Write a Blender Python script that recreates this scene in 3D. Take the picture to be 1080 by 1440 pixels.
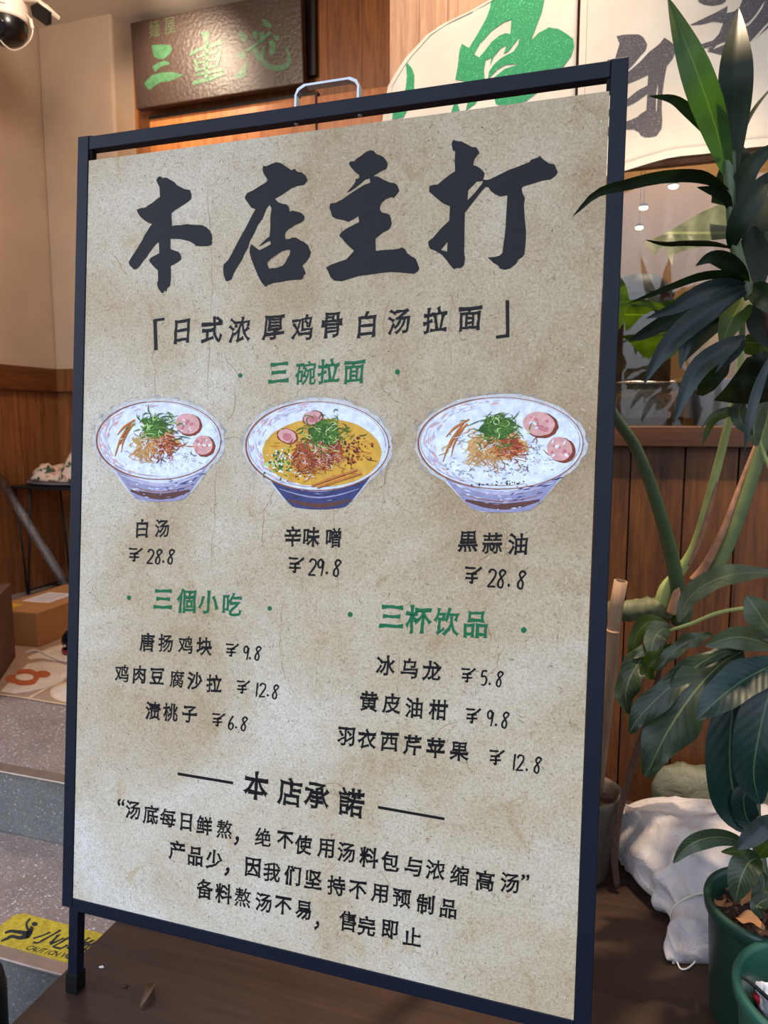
import bpy, bmesh, math, random
from mathutils import Vector, Matrix, noise
from mathutils.geometry import tessellate_polygon

for o in list(bpy.data.objects):
    bpy.data.objects.remove(o)
SC = bpy.context.scene
COL = SC.collection
rnd = random.Random(7)
PI = math.pi

# ------------------------------------------------------------------ camera
F_PX, PITCH, CAM_H = 1025.0, math.radians(7.0), 0.938
CAM = Vector((0, 0, CAM_H))
cd = bpy.data.cameras.new('camera')
cd.sensor_fit = 'VERTICAL'; cd.sensor_height = 24.0; cd.lens = 24.0 * F_PX / 1440.0
cd.clip_start = 0.02; cd.clip_end = 60
cd.dof.use_dof = True; cd.dof.focus_distance = 1.05; cd.dof.aperture_fstop = 5.0
co = bpy.data.objects.new('camera', cd); COL.objects.link(co)
co.location = CAM; co.rotation_euler = (PI / 2 - PITCH, 0, 0)
SC.camera = co

# ------------------------------------------------------------------ view, world, lights
vs = SC.view_settings
SC.display_settings.display_device = 'sRGB'
vs.view_transform = 'Standard'; vs.look = 'None'; vs.gamma = 1.0; vs.use_curve_mapping = False
vs.exposure = 0.0
FROT = math.radians(-18.044)                 # the shop front runs parallel to the signboard
FM = Matrix.Rotation(FROT, 4, 'Z')
def W(s, n, z):                              # shop-front frame: along it, away from the street, up
    return FM @ Vector((s, n, z))

wd = bpy.data.worlds.new('world'); SC.world = wd; wd.use_nodes = True
nt = wd.node_tree; nt.nodes.clear()
wo = nt.nodes.new('ShaderNodeOutputWorld'); bg = nt.nodes.new('ShaderNodeBackground')
tc = nt.nodes.new('ShaderNodeTexCoord'); sp = nt.nodes.new('ShaderNodeSeparateXYZ')
cr = nt.nodes.new('ShaderNodeValToRGB')
mr = nt.nodes.new('ShaderNodeMapRange'); mr.inputs['From Min'].default_value = -0.3; mr.inputs['From Max'].default_value = 1.0
nt.links.new(tc.outputs['Generated'], sp.inputs[0]); nt.links.new(sp.outputs['Z'], mr.inputs['Value'])
nt.links.new(mr.outputs[0], cr.inputs[0])
e = cr.color_ramp.elements
e[0].position = 0.0; e[0].color = (0.16, 0.15, 0.14, 1)
e[1].position = 1.0; e[1].color = (0.62, 0.80, 1.15, 1)
m_ = cr.color_ramp.elements.new(0.24); m_.color = (0.30, 0.31, 0.33, 1)
m_ = cr.color_ramp.elements.new(0.42); m_.color = (0.85, 0.95, 1.10, 1)
nt.links.new(cr.outputs[0], bg.inputs['Color']); mx_ = nt.nodes.new('ShaderNodeMapRange'); mx_.inputs['From Min'].default_value = -1; mx_.inputs['To Min'].default_value = 3.5; mx_.inputs['To Max'].default_value = 0.72
nt.links.new(sp.outputs['X'], mx_.inputs['Value']); nt.links.new(mx_.outputs[0], bg.inputs['Strength'])    # the street is more open to the left
nt.links.new(bg.outputs[0], wo.inputs[0])

def spot(name, loc, target, power, color, angle, blend, size):
    l = bpy.data.lights.new(name, 'SPOT'); l.energy = power; l.color = color
    l.spot_size = math.radians(angle); l.spot_blend = blend; l.shadow_soft_size = size
    o = bpy.data.objects.new(name, l); COL.objects.link(o); o.location = loc
    o.rotation_euler = (Vector(target) - Vector(loc)).to_track_quat('-Z', 'Y').to_euler()
    return o
def pointl(name, loc, power, color, size=0.08):
    l = bpy.data.lights.new(name, 'POINT'); l.energy = power; l.color = color; l.shadow_soft_size = size
    o = bpy.data.objects.new(name, l); COL.objects.link(o); o.location = loc
    return o
WARM = (1.0, 0.84, 0.68)
SIGN_SPOT = (W(-1.93, 2.60, 2.70), W(-1.93, 3.06, 2.49))
NOREN_SPOT = (W(-0.30, 1.30, 2.66), W(-0.33, 1.78, 1.62))
PLANT_SPOT = (W(0.12, 1.22, 2.66), W(0.12, 1.50, 0.5))
spot('sign_spot_light', *SIGN_SPOT, 44, (1.0, 0.80, 0.58), 84, 1.0, 0.012)
spot('curtain_spot_light', *NOREN_SPOT, 84, (1.0, 0.81, 0.60), 66, 0.9, 0.03)
spot('plant_spot_light', *PLANT_SPOT, 290, (1.0, 0.76, 0.52), 46, 0.7, 0.03)
pointl('entrance_lamp_light', W(-1.60, 1.9, 2.5), 30, WARM, 0.10)
pointl('interior_lamp_light', W(0.15, 2.5, 2.1), 12, (1.0, 0.83, 0.62), 0.12)

# ------------------------------------------------------------------ pixels to points
def ray(px, py):
    x, y = (px - 540.0) / F_PX, (py - 720.0) / F_PX
    s, c = math.sin(PITCH), math.cos(PITCH)
    return Vector((x, -s * y + c, -c * y - s))
def at(px, py, Y):
    d = ray(px, py); return CAM + d * (Y / d.y)
def gnd(px, py, z=0.0):
    d = ray(px, py); return CAM + d * ((z - CAM_H) / d.z)
FN = FM @ Vector((0, 1, 0))
def fac(px, py, n):                          # -> world point on the plane parallel to the shop front at depth n
    d = ray(px, py); return CAM + d * (n / FN.dot(d))
def fs(px, py, n):                           # same, in shop-front coordinates
    return FM.inverted() @ fac(px, py, n)

# ------------------------------------------------------------------ materials
def lin(c):
    r = []
    for v in c[:3]:
        v = v / 255.0
        r.append(v / 12.92 if v <= 0.04045 else ((v + 0.055) / 1.055) ** 2.4)
    return (*r, 1.0)
def newmat(name):
    m = bpy.data.materials.new(name); m.use_nodes = True
    nt = m.node_tree; nt.nodes.clear()
    out = nt.nodes.new('ShaderNodeOutputMaterial'); b = nt.nodes.new('ShaderNodeBsdfPrincipled')
    nt.links.new(b.outputs[0], out.inputs[0])
    return m, nt, b, out
def nn(nt, t, **kw):
    n = nt.nodes.new(t)
    for k, v in kw.items():
        setattr(n, k, v)
    return n
def coords(nt, scale=(1, 1, 1), rot=(0, 0, 0), kind='Object'):
    t = nn(nt, 'ShaderNodeTexCoord'); mp = nn(nt, 'ShaderNodeMapping')
    mp.inputs['Scale'].default_value = scale; mp.inputs['Rotation'].default_value = rot
    nt.links.new(t.outputs[kind], mp.inputs[0]); return mp.outputs[0]
def noisen(nt, vec, scale, detail=4, rough=0.55, dist=0.0):
    n = nn(nt, 'ShaderNodeTexNoise'); n.inputs['Scale'].default_value = scale
    n.inputs['Detail'].default_value = detail; n.inputs['Roughness'].default_value = rough
    n.inputs['Distortion'].default_value = dist
    nt.links.new(vec, n.inputs['Vector']); return n.outputs['Fac']
def ramp(nt, fac, stops, interp='LINEAR'):
    r = nn(nt, 'ShaderNodeValToRGB'); r.color_ramp.interpolation = interp
    el = r.color_ramp.elements
    while len(el) < len(stops): el.new(0.5)
    for i, (p, c) in enumerate(stops):
        el[i].position = p; el[i].color = c
    nt.links.new(fac, r.inputs[0]); return r.outputs[0]
def mixc(nt, fac, a, b, mode='MIX'):
    m = nn(nt, 'ShaderNodeMix', data_type='RGBA', blend_type=mode)
    if isinstance(fac, (int, float)): m.inputs[0].default_value = fac
    else: nt.links.new(fac, m.inputs[0])
    for s, v in ((6, a), (7, b)):
        if isinstance(v, tuple): m.inputs[s].default_value = v
        else: nt.links.new(v, m.inputs[s])
    return m.outputs[2]
def bump(nt, b, h, strength=0.3, dist=0.002):
    n = nn(nt, 'ShaderNodeBump'); n.inputs['Strength'].default_value = strength; n.inputs['Distance'].default_value = dist
    nt.links.new(h, n.inputs['Height']); nt.links.new(n.outputs[0], b.inputs['Normal'])
def simple(name, c, rough=0.5, var=0.12, scale=18, metal=0.0, spec=0.5, bmp=0.0, bscale=60, rot=(0, 0, 0)):
    m, nt, b, out = newmat(name)
    v = coords(nt); f = noisen(nt, v, scale)
    base = lin(c)
    lo = tuple(x * (1 - var) for x in base[:3]) + (1,); hi = tuple(min(1, x * (1 + var)) for x in base[:3]) + (1,)
    col = ramp(nt, f, [(0.3, lo), (0.7, hi)])
    nt.links.new(col, b.inputs['Base Color'])
    b.inputs['Roughness'].default_value = rough; b.inputs['Metallic'].default_value = metal
    b.inputs['Specular IOR Level'].default_value = spec
    if bmp: bump(nt, b, noisen(nt, v, bscale, 5), bmp, 0.003)
    return m
def wood(name, dark, light, rough=0.5, along=2, scale=10.0, isl=0.35, bmp=0.15, spec=0.4):
    m, nt, b, out = newmat(name)
    s = [6.0, 6.0, 6.0]; s[along] = 0.45
    v = coords(nt, tuple(s))
    g = nn(nt, 'ShaderNodeNewGeometry')
    off = nn(nt, 'ShaderNodeVectorMath', operation='MULTIPLY_ADD')
    nt.links.new(v, off.inputs[0]); off.inputs[1].default_value = (1, 1, 1)
    sc = nn(nt, 'ShaderNodeVectorMath', operation='SCALE'); sc.inputs[0].default_value = (13.7, 5.1, 9.3)
    nt.links.new(g.outputs['Random Per Island'], sc.inputs['Scale']); nt.links.new(sc.outputs[0], off.inputs[2])
    f1 = noisen(nt, off.outputs[0], scale * 0.45, 6, 0.6, 1.2)
    f2 = noisen(nt, off.outputs[0], scale * 3.2, 3, 0.6, 0.3)
    mxx = nn(nt, 'ShaderNodeMath', operation='MULTIPLY_ADD'); nt.links.new(f2, mxx.inputs[0]); mxx.inputs[1].default_value = 0.45
    nt.links.new(f1, mxx.inputs[2])
    col = ramp(nt, mxx.outputs[0], [(0.45, lin(dark)), (0.95, lin(light))])
    rr = ramp(nt, g.outputs['Random Per Island'], [(0, (1 - isl, 1 - isl, 1 - isl, 1)), (1, (1 + isl * 0.4,) * 3 + (1,))])
    col = mixc(nt, 1.0, col, rr, 'MULTIPLY')
    nt.links.new(col, b.inputs['Base Color'])
    b.inputs['Roughness'].default_value = rough; b.inputs['Specular IOR Level'].default_value = spec
    bump(nt, b, mxx.outputs[0], bmp, 0.002)
    return m

# ------------------------------------------------------------------ mesh building
class MB:
    def __init__(s):
        s.v = []; s.f = []; s.mi = []; s.sm = []; s.uv = {}
    def face(s, idx, mi=0, smooth=False):
        s.f.append(tuple(idx)); s.mi.append(mi); s.sm.append(smooth)
    def add(s, pts, faces, mi=0, smooth=False, M=None, uvs=None):
        k = len(s.v)
        for i, p in enumerate(pts):
            p = Vector(p)
            s.v.append(M @ p if M is not None else p)
            if uvs: s.uv[k + i] = uvs[i]
        for f in faces: s.face([k + i for i in f], mi, smooth)
        return s
    def box(s, x0, x1, y0, y1, z0, z1, mi=0, M=None):
        p = [(x, y, z) for x in (x0, x1) for y in (y0, y1) for z in (z0, z1)]
        return s.add(p, [(0, 1, 3, 2), (4, 6, 7, 5), (0, 4, 5, 1), (2, 3, 7, 6), (0, 2, 6, 4), (1, 5, 7, 3)], mi, False, M)
    def fbox(s, s0, s1, n0, n1, z0, z1, mi=0):
        return s.box(s0, s1, n0, n1, z0, z1, mi, FM)
    def tube(s, pts, rad, seg=10, mi=0, caps=True, M=None):
        pts = [Vector(p) for p in pts]; n = len(pts)
        if not isinstance(rad, (list, tuple)): rad = [rad] * n
        t0 = (pts[1] - pts[0]).normalized()
        up = Vector((0, 0, 1)) if abs(t0.z) < 0.9 else Vector((1, 0, 0))
        u = t0.cross(up).normalized(); k = len(s.v)
        for i, p in enumerate(pts):
            t = (pts[min(i + 1, n - 1)] - pts[max(i - 1, 0)]).normalized()
            u = (u - t * u.dot(t)).normalized(); w = t.cross(u)
            for j in range(seg):
                a = 2 * PI * j / seg
                q = p + (u * math.cos(a) + w * math.sin(a)) * rad[i]
                s.v.append(M @ q if M is not None else q)
        for i in range(n - 1):
            for j in range(seg):
                j2 = (j + 1) % seg
                s.face((k + i * seg + j, k + i * seg + j2, k + (i + 1) * seg + j2, k + (i + 1) * seg + j), mi, True)
        if caps:
            s.face([k + j for j in range(seg)][::-1], mi); s.face([k + (n - 1) * seg + j for j in range(seg)], mi)
        return s
    def lathe(s, prof, seg=48, mi=0, M=None, close=False):
        k = len(s.v); n = len(prof)
        for r, z in prof:
            for j in range(seg):
                a = 2 * PI * j / seg; q = Vector((r * math.cos(a), r * math.sin(a), z))
                s.v.append(M @ q if M is not None else q)
        for i in range(n - 1):
            for j in range(seg):
                j2 = (j + 1) % seg
                s.face((k + i * seg + j, k + i * seg + j2, k + (i + 1) * seg + j2, k + (i + 1) * seg + j), mi, True)
        if close:
            s.face([k + j for j in range(seg)][::-1], mi); s.face([k + (n - 1) * seg + j for j in range(seg)], mi)
        return s
    def sphere(s, c, r, mi=0, seg=20, rings=12, M=None):
        if not isinstance(r, (list, tuple)): r = (r, r, r)
        prof = [(max(1e-5, math.sin(PI * i / rings)), -math.cos(PI * i / rings)) for i in range(rings + 1)]
        L = Matrix.Translation(Vector(c)) @ Matrix.Diagonal((*r, 1))
        return s.lathe(prof, seg, mi, (M @ L) if M is not None else L)
    def flat(s, fn, outer, holes=(), mi=0, layer=0):
        loops = [outer] + list(holes)
        l3 = [[Vector((p[0], p[1], 0)) for p in lp] for lp in loops]
        tris = tessellate_polygon(l3); pts = [p for lp in loops for p in lp]
        k = len(s.v)
        for p in pts: s.v.append(fn(p[0], p[1], layer))
        for t in tris:
            s.face([k + i for i in t], mi)
        return s

ROOTM = {}
def emit(name, mb, mats, parent=None, M=None, bevel=0, subsurf=0, weld=False, solid=0):
    if not isinstance(mats, (list, tuple)): mats = [mats]
    if parent is not None: M = ROOTM[parent.name]
    if M is None: M = Matrix.Identity(4)
    inv = M.inverted()
    me = bpy.data.meshes.new(name)
    me.from_pydata([inv @ v for v in mb.v], [], mb.f)
    for m in mats: me.materials.append(m)
    me.polygons.foreach_set('material_index', mb.mi); me.polygons.foreach_set('use_smooth', mb.sm)
    if mb.uv:
        ul = me.uv_layers.new(name='UVMap')
        for lp in me.loops: ul.data[lp.index].uv = mb.uv.get(lp.vertex_index, (0, 0))
    me.update()
    o = bpy.data.objects.new(name, me); COL.objects.link(o)
    if parent is not None: o.parent = parent
    else: o.matrix_world = M
    ROOTM[o.name] = M
    if bevel:
        b = o.modifiers.new('bevel', 'BEVEL'); b.width = bevel; b.segments = 2; b.limit_method = 'ANGLE'; b.angle_limit = math.radians(40)
    if solid:
        b = o.modifiers.new('solid', 'SOLIDIFY'); b.thickness = solid
    if subsurf:
        b = o.modifiers.new('sub', 'SUBSURF'); b.levels = subsurf; b.render_levels = subsurf
    return o
def tag(o, label, cat, group=None, kind=None):
    o['label'] = label; o['category'] = cat
    if group: o['group'] = group
    if kind: o['kind'] = kind
    return o
def thing(name, label, cat, loc, M3=None, group=None):
    o = bpy.data.objects.new(name, None); COL.objects.link(o); o.empty_display_size = 0.05
    M = Matrix.Translation(Vector(loc)) @ (M3 if M3 is not None else Matrix.Identity(4))
    o.matrix_world = M; ROOTM[o.name] = M
    return tag(o, label, cat, group)
def solo(name, mb, mats, label, cat, loc, M3=None, group=None, kind=None, **kw):
    M = Matrix.Translation(Vector(loc)) @ (M3 if M3 is not None else Matrix.Identity(4))
    return tag(emit(name, mb, mats, M=M, **kw), label, cat, group, kind)
def struct(name, mb, mats, **kw):
    o = emit(name, mb, mats, M=FM, **kw); o['kind'] = 'structure'; return o
def smooth_path(pts, n):
    pts = [Vector(p) for p in pts]; out = []
    P = [pts[0] * 2 - pts[1]] + pts + [pts[-1] * 2 - pts[-2]]
    m = len(pts) - 1
    for i in range(n + 1):
        t = i / n * m; k = min(int(t), m - 1); u = t - k
        a, b, c, d = P[k], P[k + 1], P[k + 2], P[k + 3]
        out.append(0.5 * ((2 * b) + (c - a) * u + (2 * a - 5 * b + 4 * c - d) * u * u + (3 * b - a - 3 * c + d) * u ** 3))
    return out
def stroke2(pts, widths, n=None):           # brush stroke outline in picture-plane units
    n = n or max(6, 4 * len(pts))
    path = smooth_path([(p[0], p[1], 0) for p in pts], n)
    wl = []
    for i in range(n + 1):
        t = i / n * (len(widths) - 1); k = min(int(t), len(widths) - 2); wl.append(widths[k] + (widths[k + 1] - widths[k]) * (t - k))
    L, R = [], []
    for i, p in enumerate(path):
        t = path[min(i + 1, n)] - path[max(i - 1, 0)]
        t = t.normalized() if t.length > 1e-9 else Vector((1, 0, 0))
        q = Vector((-t.y, t.x, 0)) * wl[i] * 0.5
        L.append(p + q); R.append(p - q)
    return L, R
def add_stroke(mb, fn, pts, widths, mi=0, layer=0, n=None):
    L, R = stroke2(pts, widths, n); k = len(mb.v)
    for a, b in zip(L, R):
        mb.v.append(fn(a.x, a.y, layer)); mb.v.append(fn(b.x, b.y, layer))
    for i in range(len(L) - 1):
        mb.face((k + 2 * i, k + 2 * i + 1, k + 2 * i + 3, k + 2 * i + 2), mi)

# ------------------------------------------------------------------ setting materials
M_PLASTER = simple('beige_plaster', (196, 172, 148), 0.85, 0.10, 3.0, bmp=0.25, bscale=22)
M_CEIL = simple('ceiling_plaster', (214, 200, 184), 0.9, 0.08, 2.5, bmp=0.3, bscale=14)
M_WAINSCOT = wood('wainscot_wood', (96, 54, 26), (172, 112, 62), 0.5)
M_REARWOOD = wood('rear_wall_wood', (98, 54, 26), (164, 104, 58), 0.45, isl=0.18)
M_FRONTWOOD = wood('front_wall_wood', (146, 100, 72), (206, 162, 128), 0.6, isl=0.15)
M_PLANK = wood('plank_wood', (44, 23, 7), (112, 66, 27), 0.5, isl=0.25)
M_SILL = wood('sill_wood', (50, 27, 13), (92, 55, 28), 0.4, along=0)
M_DECK = wood('deck_wood', (40, 27, 21), (68, 48, 37), 0.5, along=0, scale=6, isl=0.12, bmp=0.12)
M_DARK = simple('dark_brown', (26, 15, 10), 0.6)
M_METALTRIM = simple('nosing_metal', (176, 160, 150), 0.35, 0.1, 30, metal=0.7)
M_STREET = simple('street_concrete', (112, 110, 108), 0.9, 0.15, 4, bmp=0.2)

def terrazzo(name, base, rough=0.6, pale=(190, 182, 176), bright=(214, 208, 200), dark=(104, 94, 92)):
    m, nt, b, out = newmat(name)
    v = coords(nt)
    def chips(scale, thr, seed):
        vo = nn(nt, 'ShaderNodeTexVoronoi', feature='F1'); vo.inputs['Scale'].default_value = scale
        mp = nn(nt, 'ShaderNodeMapping'); mp.inputs['Location'].default_value = (seed, seed * 2, seed * .5)
        nt.links.new(v, mp.inputs[0]); nt.links.new(mp.outputs[0], vo.inputs['Vector'])
        sep = nn(nt, 'ShaderNodeSeparateColor'); nt.links.new(vo.outputs['Color'], sep.inputs[0])
        a = nn(nt, 'ShaderNodeMath', operation='GREATER_THAN'); nt.links.new(sep.outputs[0], a.inputs[0]); a.inputs[1].default_value = thr
        d = nn(nt, 'ShaderNodeMath', operation='LESS_THAN'); nt.links.new(vo.outputs['Distance'], d.inputs[0]); d.inputs[1].default_value = 0.42
        r = nn(nt, 'ShaderNodeMath', operation='MULTIPLY'); nt.links.new(a.outputs[0], r.inputs[0]); nt.links.new(d.outputs[0], r.inputs[1])
        return r.outputs[0]
    c0 = ramp(nt, noisen(nt, v, 9, 5), [(0.3, tuple(x * .82 for x in lin(base)[:3]) + (1,)), (0.75, tuple(x * 1.12 for x in lin(base)[:3]) + (1,))])
    c1 = mixc(nt, chips(260, 0.70, 1.0), c0, lin(dark))
    c2 = mixc(nt, chips(210, 0.80, 3.3), c1, lin(pale))
    c3 = mixc(nt, chips(150, 0.95, 7.7), c2, lin(bright))
    c4 = mixc(nt, chips(180, 0.94, 5.2), c3, lin((140, 112, 98)))
    nt.links.new(c4, b.inputs['Base Color']); b.inputs['Roughness'].default_value = rough
    bump(nt, b, noisen(nt, v, 300, 2), 0.1, 0.001)
    return m
M_TERR = terrazzo('terrazzo', (152, 132, 122))
M_RISER = terrazzo('terrazzo_riser', (108, 106, 102), 0.7, (132, 130, 126), (150, 148, 142), (84, 84, 84))

# ------------------------------------------------------------------ setting geometry
mb = MB(); mb.fbox(-6, 5, -6, 0.96, -0.45, -0.35); struct('ground_street', mb, M_STREET)
mb = MB()
for n0, n1 in ((0.50, 0.735), (0.7353, 1.26), (1.2603, 1.825)):
    mb.fbox(-0.878, 1.6, n0, n1, -0.024, 0.0)
struct('floor_deck', mb, M_DECK)
mb = MB(); mb.fbox(-0.86, 1.6, 0.53, 1.82, -0.35, -0.032); struct('deck_base', mb, M_DARK)
# steps up to the entrance on the left
mb = MB(); mb.fbox(-2.7, -0.862, 0.955, 1.27, -0.35, -0.03); struct('floor_step', mb, [M_TERR])
mb = MB(); mb.fbox(-2.7, -0.862, 0.950, 0.954, -0.35, -0.036); struct('trim_riser_lower', mb, [M_RISER])
mb = MB(); mb.fbox(-2.7, -0.862, 0.941, 0.975, -0.034, -0.0285); struct('trim_nosing_lower', mb, M_METALTRIM, bevel=0.002)
mb = MB(); mb.fbox(-2.7, -0.60, 1.275, 3.3, -0.2, 0.134); mb.fbox(-0.59, 0.6, 1.95, 3.3, -0.2, 0.134); struct('floor_entrance', mb, M_TERR)
mb = MB(); mb.fbox(-2.7, -0.60, 1.270, 1.2745, -0.029, 0.128); struct('trim_riser_upper', mb, M_RISER)
mb = MB(); mb.fbox(-2.7, -0.60, 1.251, 1.285, 0.130, 0.1355); struct('trim_nosing_upper', mb, M_METALTRIM, bevel=0.002)
# left side wall, with wainscot
mb = MB(); mb.fbox(-2.82, -2.70, 0.95, 3.3, 1.19, 2.80); struct('wall_left', mb, M_PLASTER)
mb = MB()
n0 = 0.95
for i in range(14):
    mb.fbox(-2.82, -2.70 + 0.002 * (i % 2), n0, n0 + 0.15 - 0.003, 0.134, 1.10); n0 += 0.15
struct('wainscot_left', mb, M_WAINSCOT)
mb = MB(); mb.fbox(-2.80, -2.672, 0.95, 3.02, 1.088, 1.20); struct('trim_wainscot_left', mb, wood('cap_wood', (84, 44, 18), (138, 82, 40), 0.45, along=1), bevel=0.004)
# rear wall: plaster pier on the left, timber beyond it
mb = MB(); mb.fbox(-2.70, -2.283, 3.0, 3.3, 1.19, 2.80); struct('wall_pier', mb, M_PLASTER, bevel=0.012)
mb = MB()
for i in range(3): mb.fbox(-2.70 + i * .14, -2.70 + i * .14 + .137, 3.0, 3.05, 0.134, 1.10)
struct('wainscot_rear', mb, M_WAINSCOT)
mb = MB(); mb.fbox(-2.70, -2.28, 2.975, 3.05, 1.088, 1.20); struct('trim_wainscot_rear', mb, M_WAINSCOT, bevel=0.004)
mb = MB()
x = -2.283
for wdt in (0.09, 0.30, 0.31, 0.30, 0.16, 0.2, 0.21, 0.2, 0.2, 0.2, 0.2, 0.2, 0.2, 0.2):
    mb.fbox(x, x + wdt - 0.0015, 3.15, 3.2, 0.134, 2.80); x += wdt
struct('wall_rear', mb, M_REARWOOD)
# rear door with a dark strip beside the hanging board, its panels catching the light
mb = MB()
DZ = fs(320, 152, 3.12).z; DS = fs(443, 150, 3.12).x
mb.fbox(-2.19, DS + 0.008, 3.128, 3.149, DZ, DZ + 0.018, 1); mb.fbox(-2.18, DS, 3.12, 3.149, 0.134, DZ, 0)
mb.fbox(DS, DS + 0.008, 3.128, 3.149, 0.134, DZ, 1)
mb.fbox(DS + 0.008, -0.70, 3.13, 3.149, 0.134, DZ - 0.004, 0)
o = struct('door_rear', mb, [wood('door_wood', (150, 84, 40), (206, 132, 76), 0.4, isl=0.1), M_DARK])
RS0 = fs(428, 60, 3.12).x; RS1 = fs(443, 60, 3.12).x
mb = MB(); mb.fbox(RS0 - 0.03, RS1, 3.12, 3.149, fs(436, 106, 3.12).z, 2.80); struct('trim_dark_strip', mb, M_DARK)  # flat dark coloured strip to the right of the hanging board
# ceiling over entrance, and unseen eave lengthened streetward to shade the board top
mb = MB(); mb.fbox(-2.85, 2.2, -0.25, 3.4, 2.78, 2.86); struct('ceiling_shading_eave', mb, M_CEIL)
# the protruding shop front: planks below, window, timber above behind the curtain
SL = fs(548, 60, 1.826).x
mb = MB()
xs = [fs(u, 700, 1.826).x for u in (885, 961, 1036)]
edges = [SL] + [xs[0] - 0.128 * k for k in range(4, 0, -1)] + xs + [xs[-1] + 0.128 * k for k in range(1, 10)]
edges = sorted(edges)
for a, b in zip(edges[:-1], edges[1:]):
    mb.fbox(a + 0.0015, b - 0.0015, 1.826, 1.85, -0.10, 0.90)
struct('wall_front_planks', mb, M_PLANK, bevel=0.002)
mb = MB(); mb.fbox(SL, 1.5, 1.85, 1.87, -0.1, 0.90); struct('wall_front_backing', mb, M_DARK)
ZS1 = fs(950, 599, 1.80).z; ZS0 = fs(950, 629, 1.80).z
mb = MB(); mb.fbox(SL, 1.5, 1.800, 1.90, ZS0, ZS1); struct('trim_sill', mb, M_SILL, bevel=0.003)
mb = MB()
x = SL
k = 0
while x < 1.5:
    wdt = (0.075, 0.07, 0.13, 0.11, 0.12)[k % 5]; k += 1
    mb.fbox(x + 0.0006, x + wdt - 0.0006, 1.826, 1.87, 1.56, 2.78); x += wdt
struct('wall_front_upper', mb, M_FRONTWOOD)
mb = MB(); mb.fbox(SL, SL + 0.10, 1.826, 1.90, ZS1, 1.56); mb.fbox(1.35, 1.5, 1.826, 1.90, ZS1, 1.56); mb.fbox(SL, 1.5, 1.826, 1.88, 1.52, 1.56)
struct('window_frame', mb, M_FRONTWOOD)
def glass(name, tint=(1, 1, 1), refl=1.0, rough=0.02, bmp=0.0, bs=8, alpha=0.0):
    m, nt, b, out = newmat(name); nt.nodes.remove(b)
    tr = nn(nt, 'ShaderNodeBsdfTransparent'); tr.inputs[0].default_value = (*tint, 1)
    gl = nn(nt, 'ShaderNodeBsdfGlossy'); gl.inputs['Roughness'].default_value = rough
    fr = nn(nt, 'ShaderNodeFresnel'); fr.inputs[0].default_value = 1.45
    if bmp:
        bn = nn(nt, 'ShaderNodeBump'); bn.inputs['Strength'].default_value = bmp; bn.inputs['Distance'].default_value = 0.02
        nt.links.new(noisen(nt, coords(nt, (3, 3, 3)), bs, 4, 0.6), bn.inputs['Height'])
        nt.links.new(bn.outputs[0], gl.inputs['Normal']); nt.links.new(bn.outputs[0], fr.inputs['Normal'])
    mu = nn(nt, 'ShaderNodeMath', operation='MULTIPLY'); nt.links.new(fr.outputs[0], mu.inputs[0]); mu.inputs[1].default_value = refl
    mx = nn(nt, 'ShaderNodeMixShader'); nt.links.new(mu.outputs[0], mx.inputs[0]); nt.links.new(tr.outputs[0], mx.inputs[1]); nt.links.new(gl.outputs[0], mx.inputs[2])
    if alpha:
        df = nn(nt, 'ShaderNodeBsdfDiffuse'); df.inputs[0].default_value = (0.75, 0.75, 0.78, 1)
        m2 = nn(nt, 'ShaderNodeMixShader'); m2.inputs[0].default_value = alpha
        nt.links.new(mx.outputs[0], m2.inputs[1]); nt.links.new(df.outputs[0], m2.inputs[2]); nt.links.new(m2.outputs[0], out.inputs[0])
    else:
        nt.links.new(mx.outputs[0], out.inputs[0])
    return m
mb = MB(); mb.fbox(SL + 0.10, 1.35, 1.862, 1.866, ZS1, 1.52)
struct('window_pane', mb, glass('window_glass', (0.97, 0.97, 0.95), 1.6))
# room behind the pane
M_INWALL = simple('interior_wall', (178, 142, 98), 0.8, 0.1, 3)
mb = MB(); mb.fbox(SL, 1.6, 2.95, 3.0, 0.134, 2.5); struct('wall_interior_rear', mb, M_INWALL)
mb = MB(); mb.fbox(SL, SL + .03, 1.88, 2.95, 0.134, 2.5); mb.fbox(1.57, 1.6, 1.88, 2.95, 0.134, 2.5); struct('wall_interior_side', mb, M_INWALL)
mb = MB(); mb.fbox(SL, 1.6, 1.88, 3.0, 2.45, 2.5); struct('ceiling_interior', mb, M_CEIL)
mb = MB(); mb.fbox(SL + .03, 1.57, 1.89, 2.35, 0.88, 0.925); struct('counter_interior', mb, wood('counter_wood', (120, 74, 40), (176, 120, 72), 0.4, along=0))
mb = MB(); mb.fbox(SL + .03, 1.57, 1.90, 2.95, 0.10, 0.15); struct('floor_interior', mb, M_STREET)

# ------------------------------------------------------------------ the menu signboard
BO = Vector((-0.47437319, 1.23172801, 0.41767899 + CAM_H))     # poster top left corner
BA = Vector((0.95081739, -0.30975193, 0.00019564)).normalized()
BD = Vector((-0.02911797, -0.09823488, -0.99473718)).normalized()
BD = (BD - BA * BD.dot(BA)).normalized(); BN = BA.cross(BD).normalized()
VF = BO.z / -BD.z                                              # board length down to the deck
BASE = BO + BA * 0.4 + BD * VF
BM = Matrix((( BA.x, BN.x, -BD.x, 0), (BA.y, BN.y, -BD.y, 0), (BA.z, BN.z, -BD.z, 0), (0, 0, 0, 1)))
BMX = Matrix.Translation(BASE) @ BM
def bl(px, py):                                                # pixel -> (x, z) on the board
    d = ray(px, py); p = CAM + d * (BN.dot(BO - CAM) / BN.dot(d)) - BO
    return p.dot(BA) - 0.4, VF - p.dot(BD)
def bpt(px, py, layer=0):
    x, z = bl(px, py); return BMX @ Vector((x, -0.0004 - 0.00009 * layer, z))
M_NAVY = simple('navy_metal', (12, 19, 34), 0.5, 0.08, 12, metal=0.0, spec=0.22)
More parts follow.
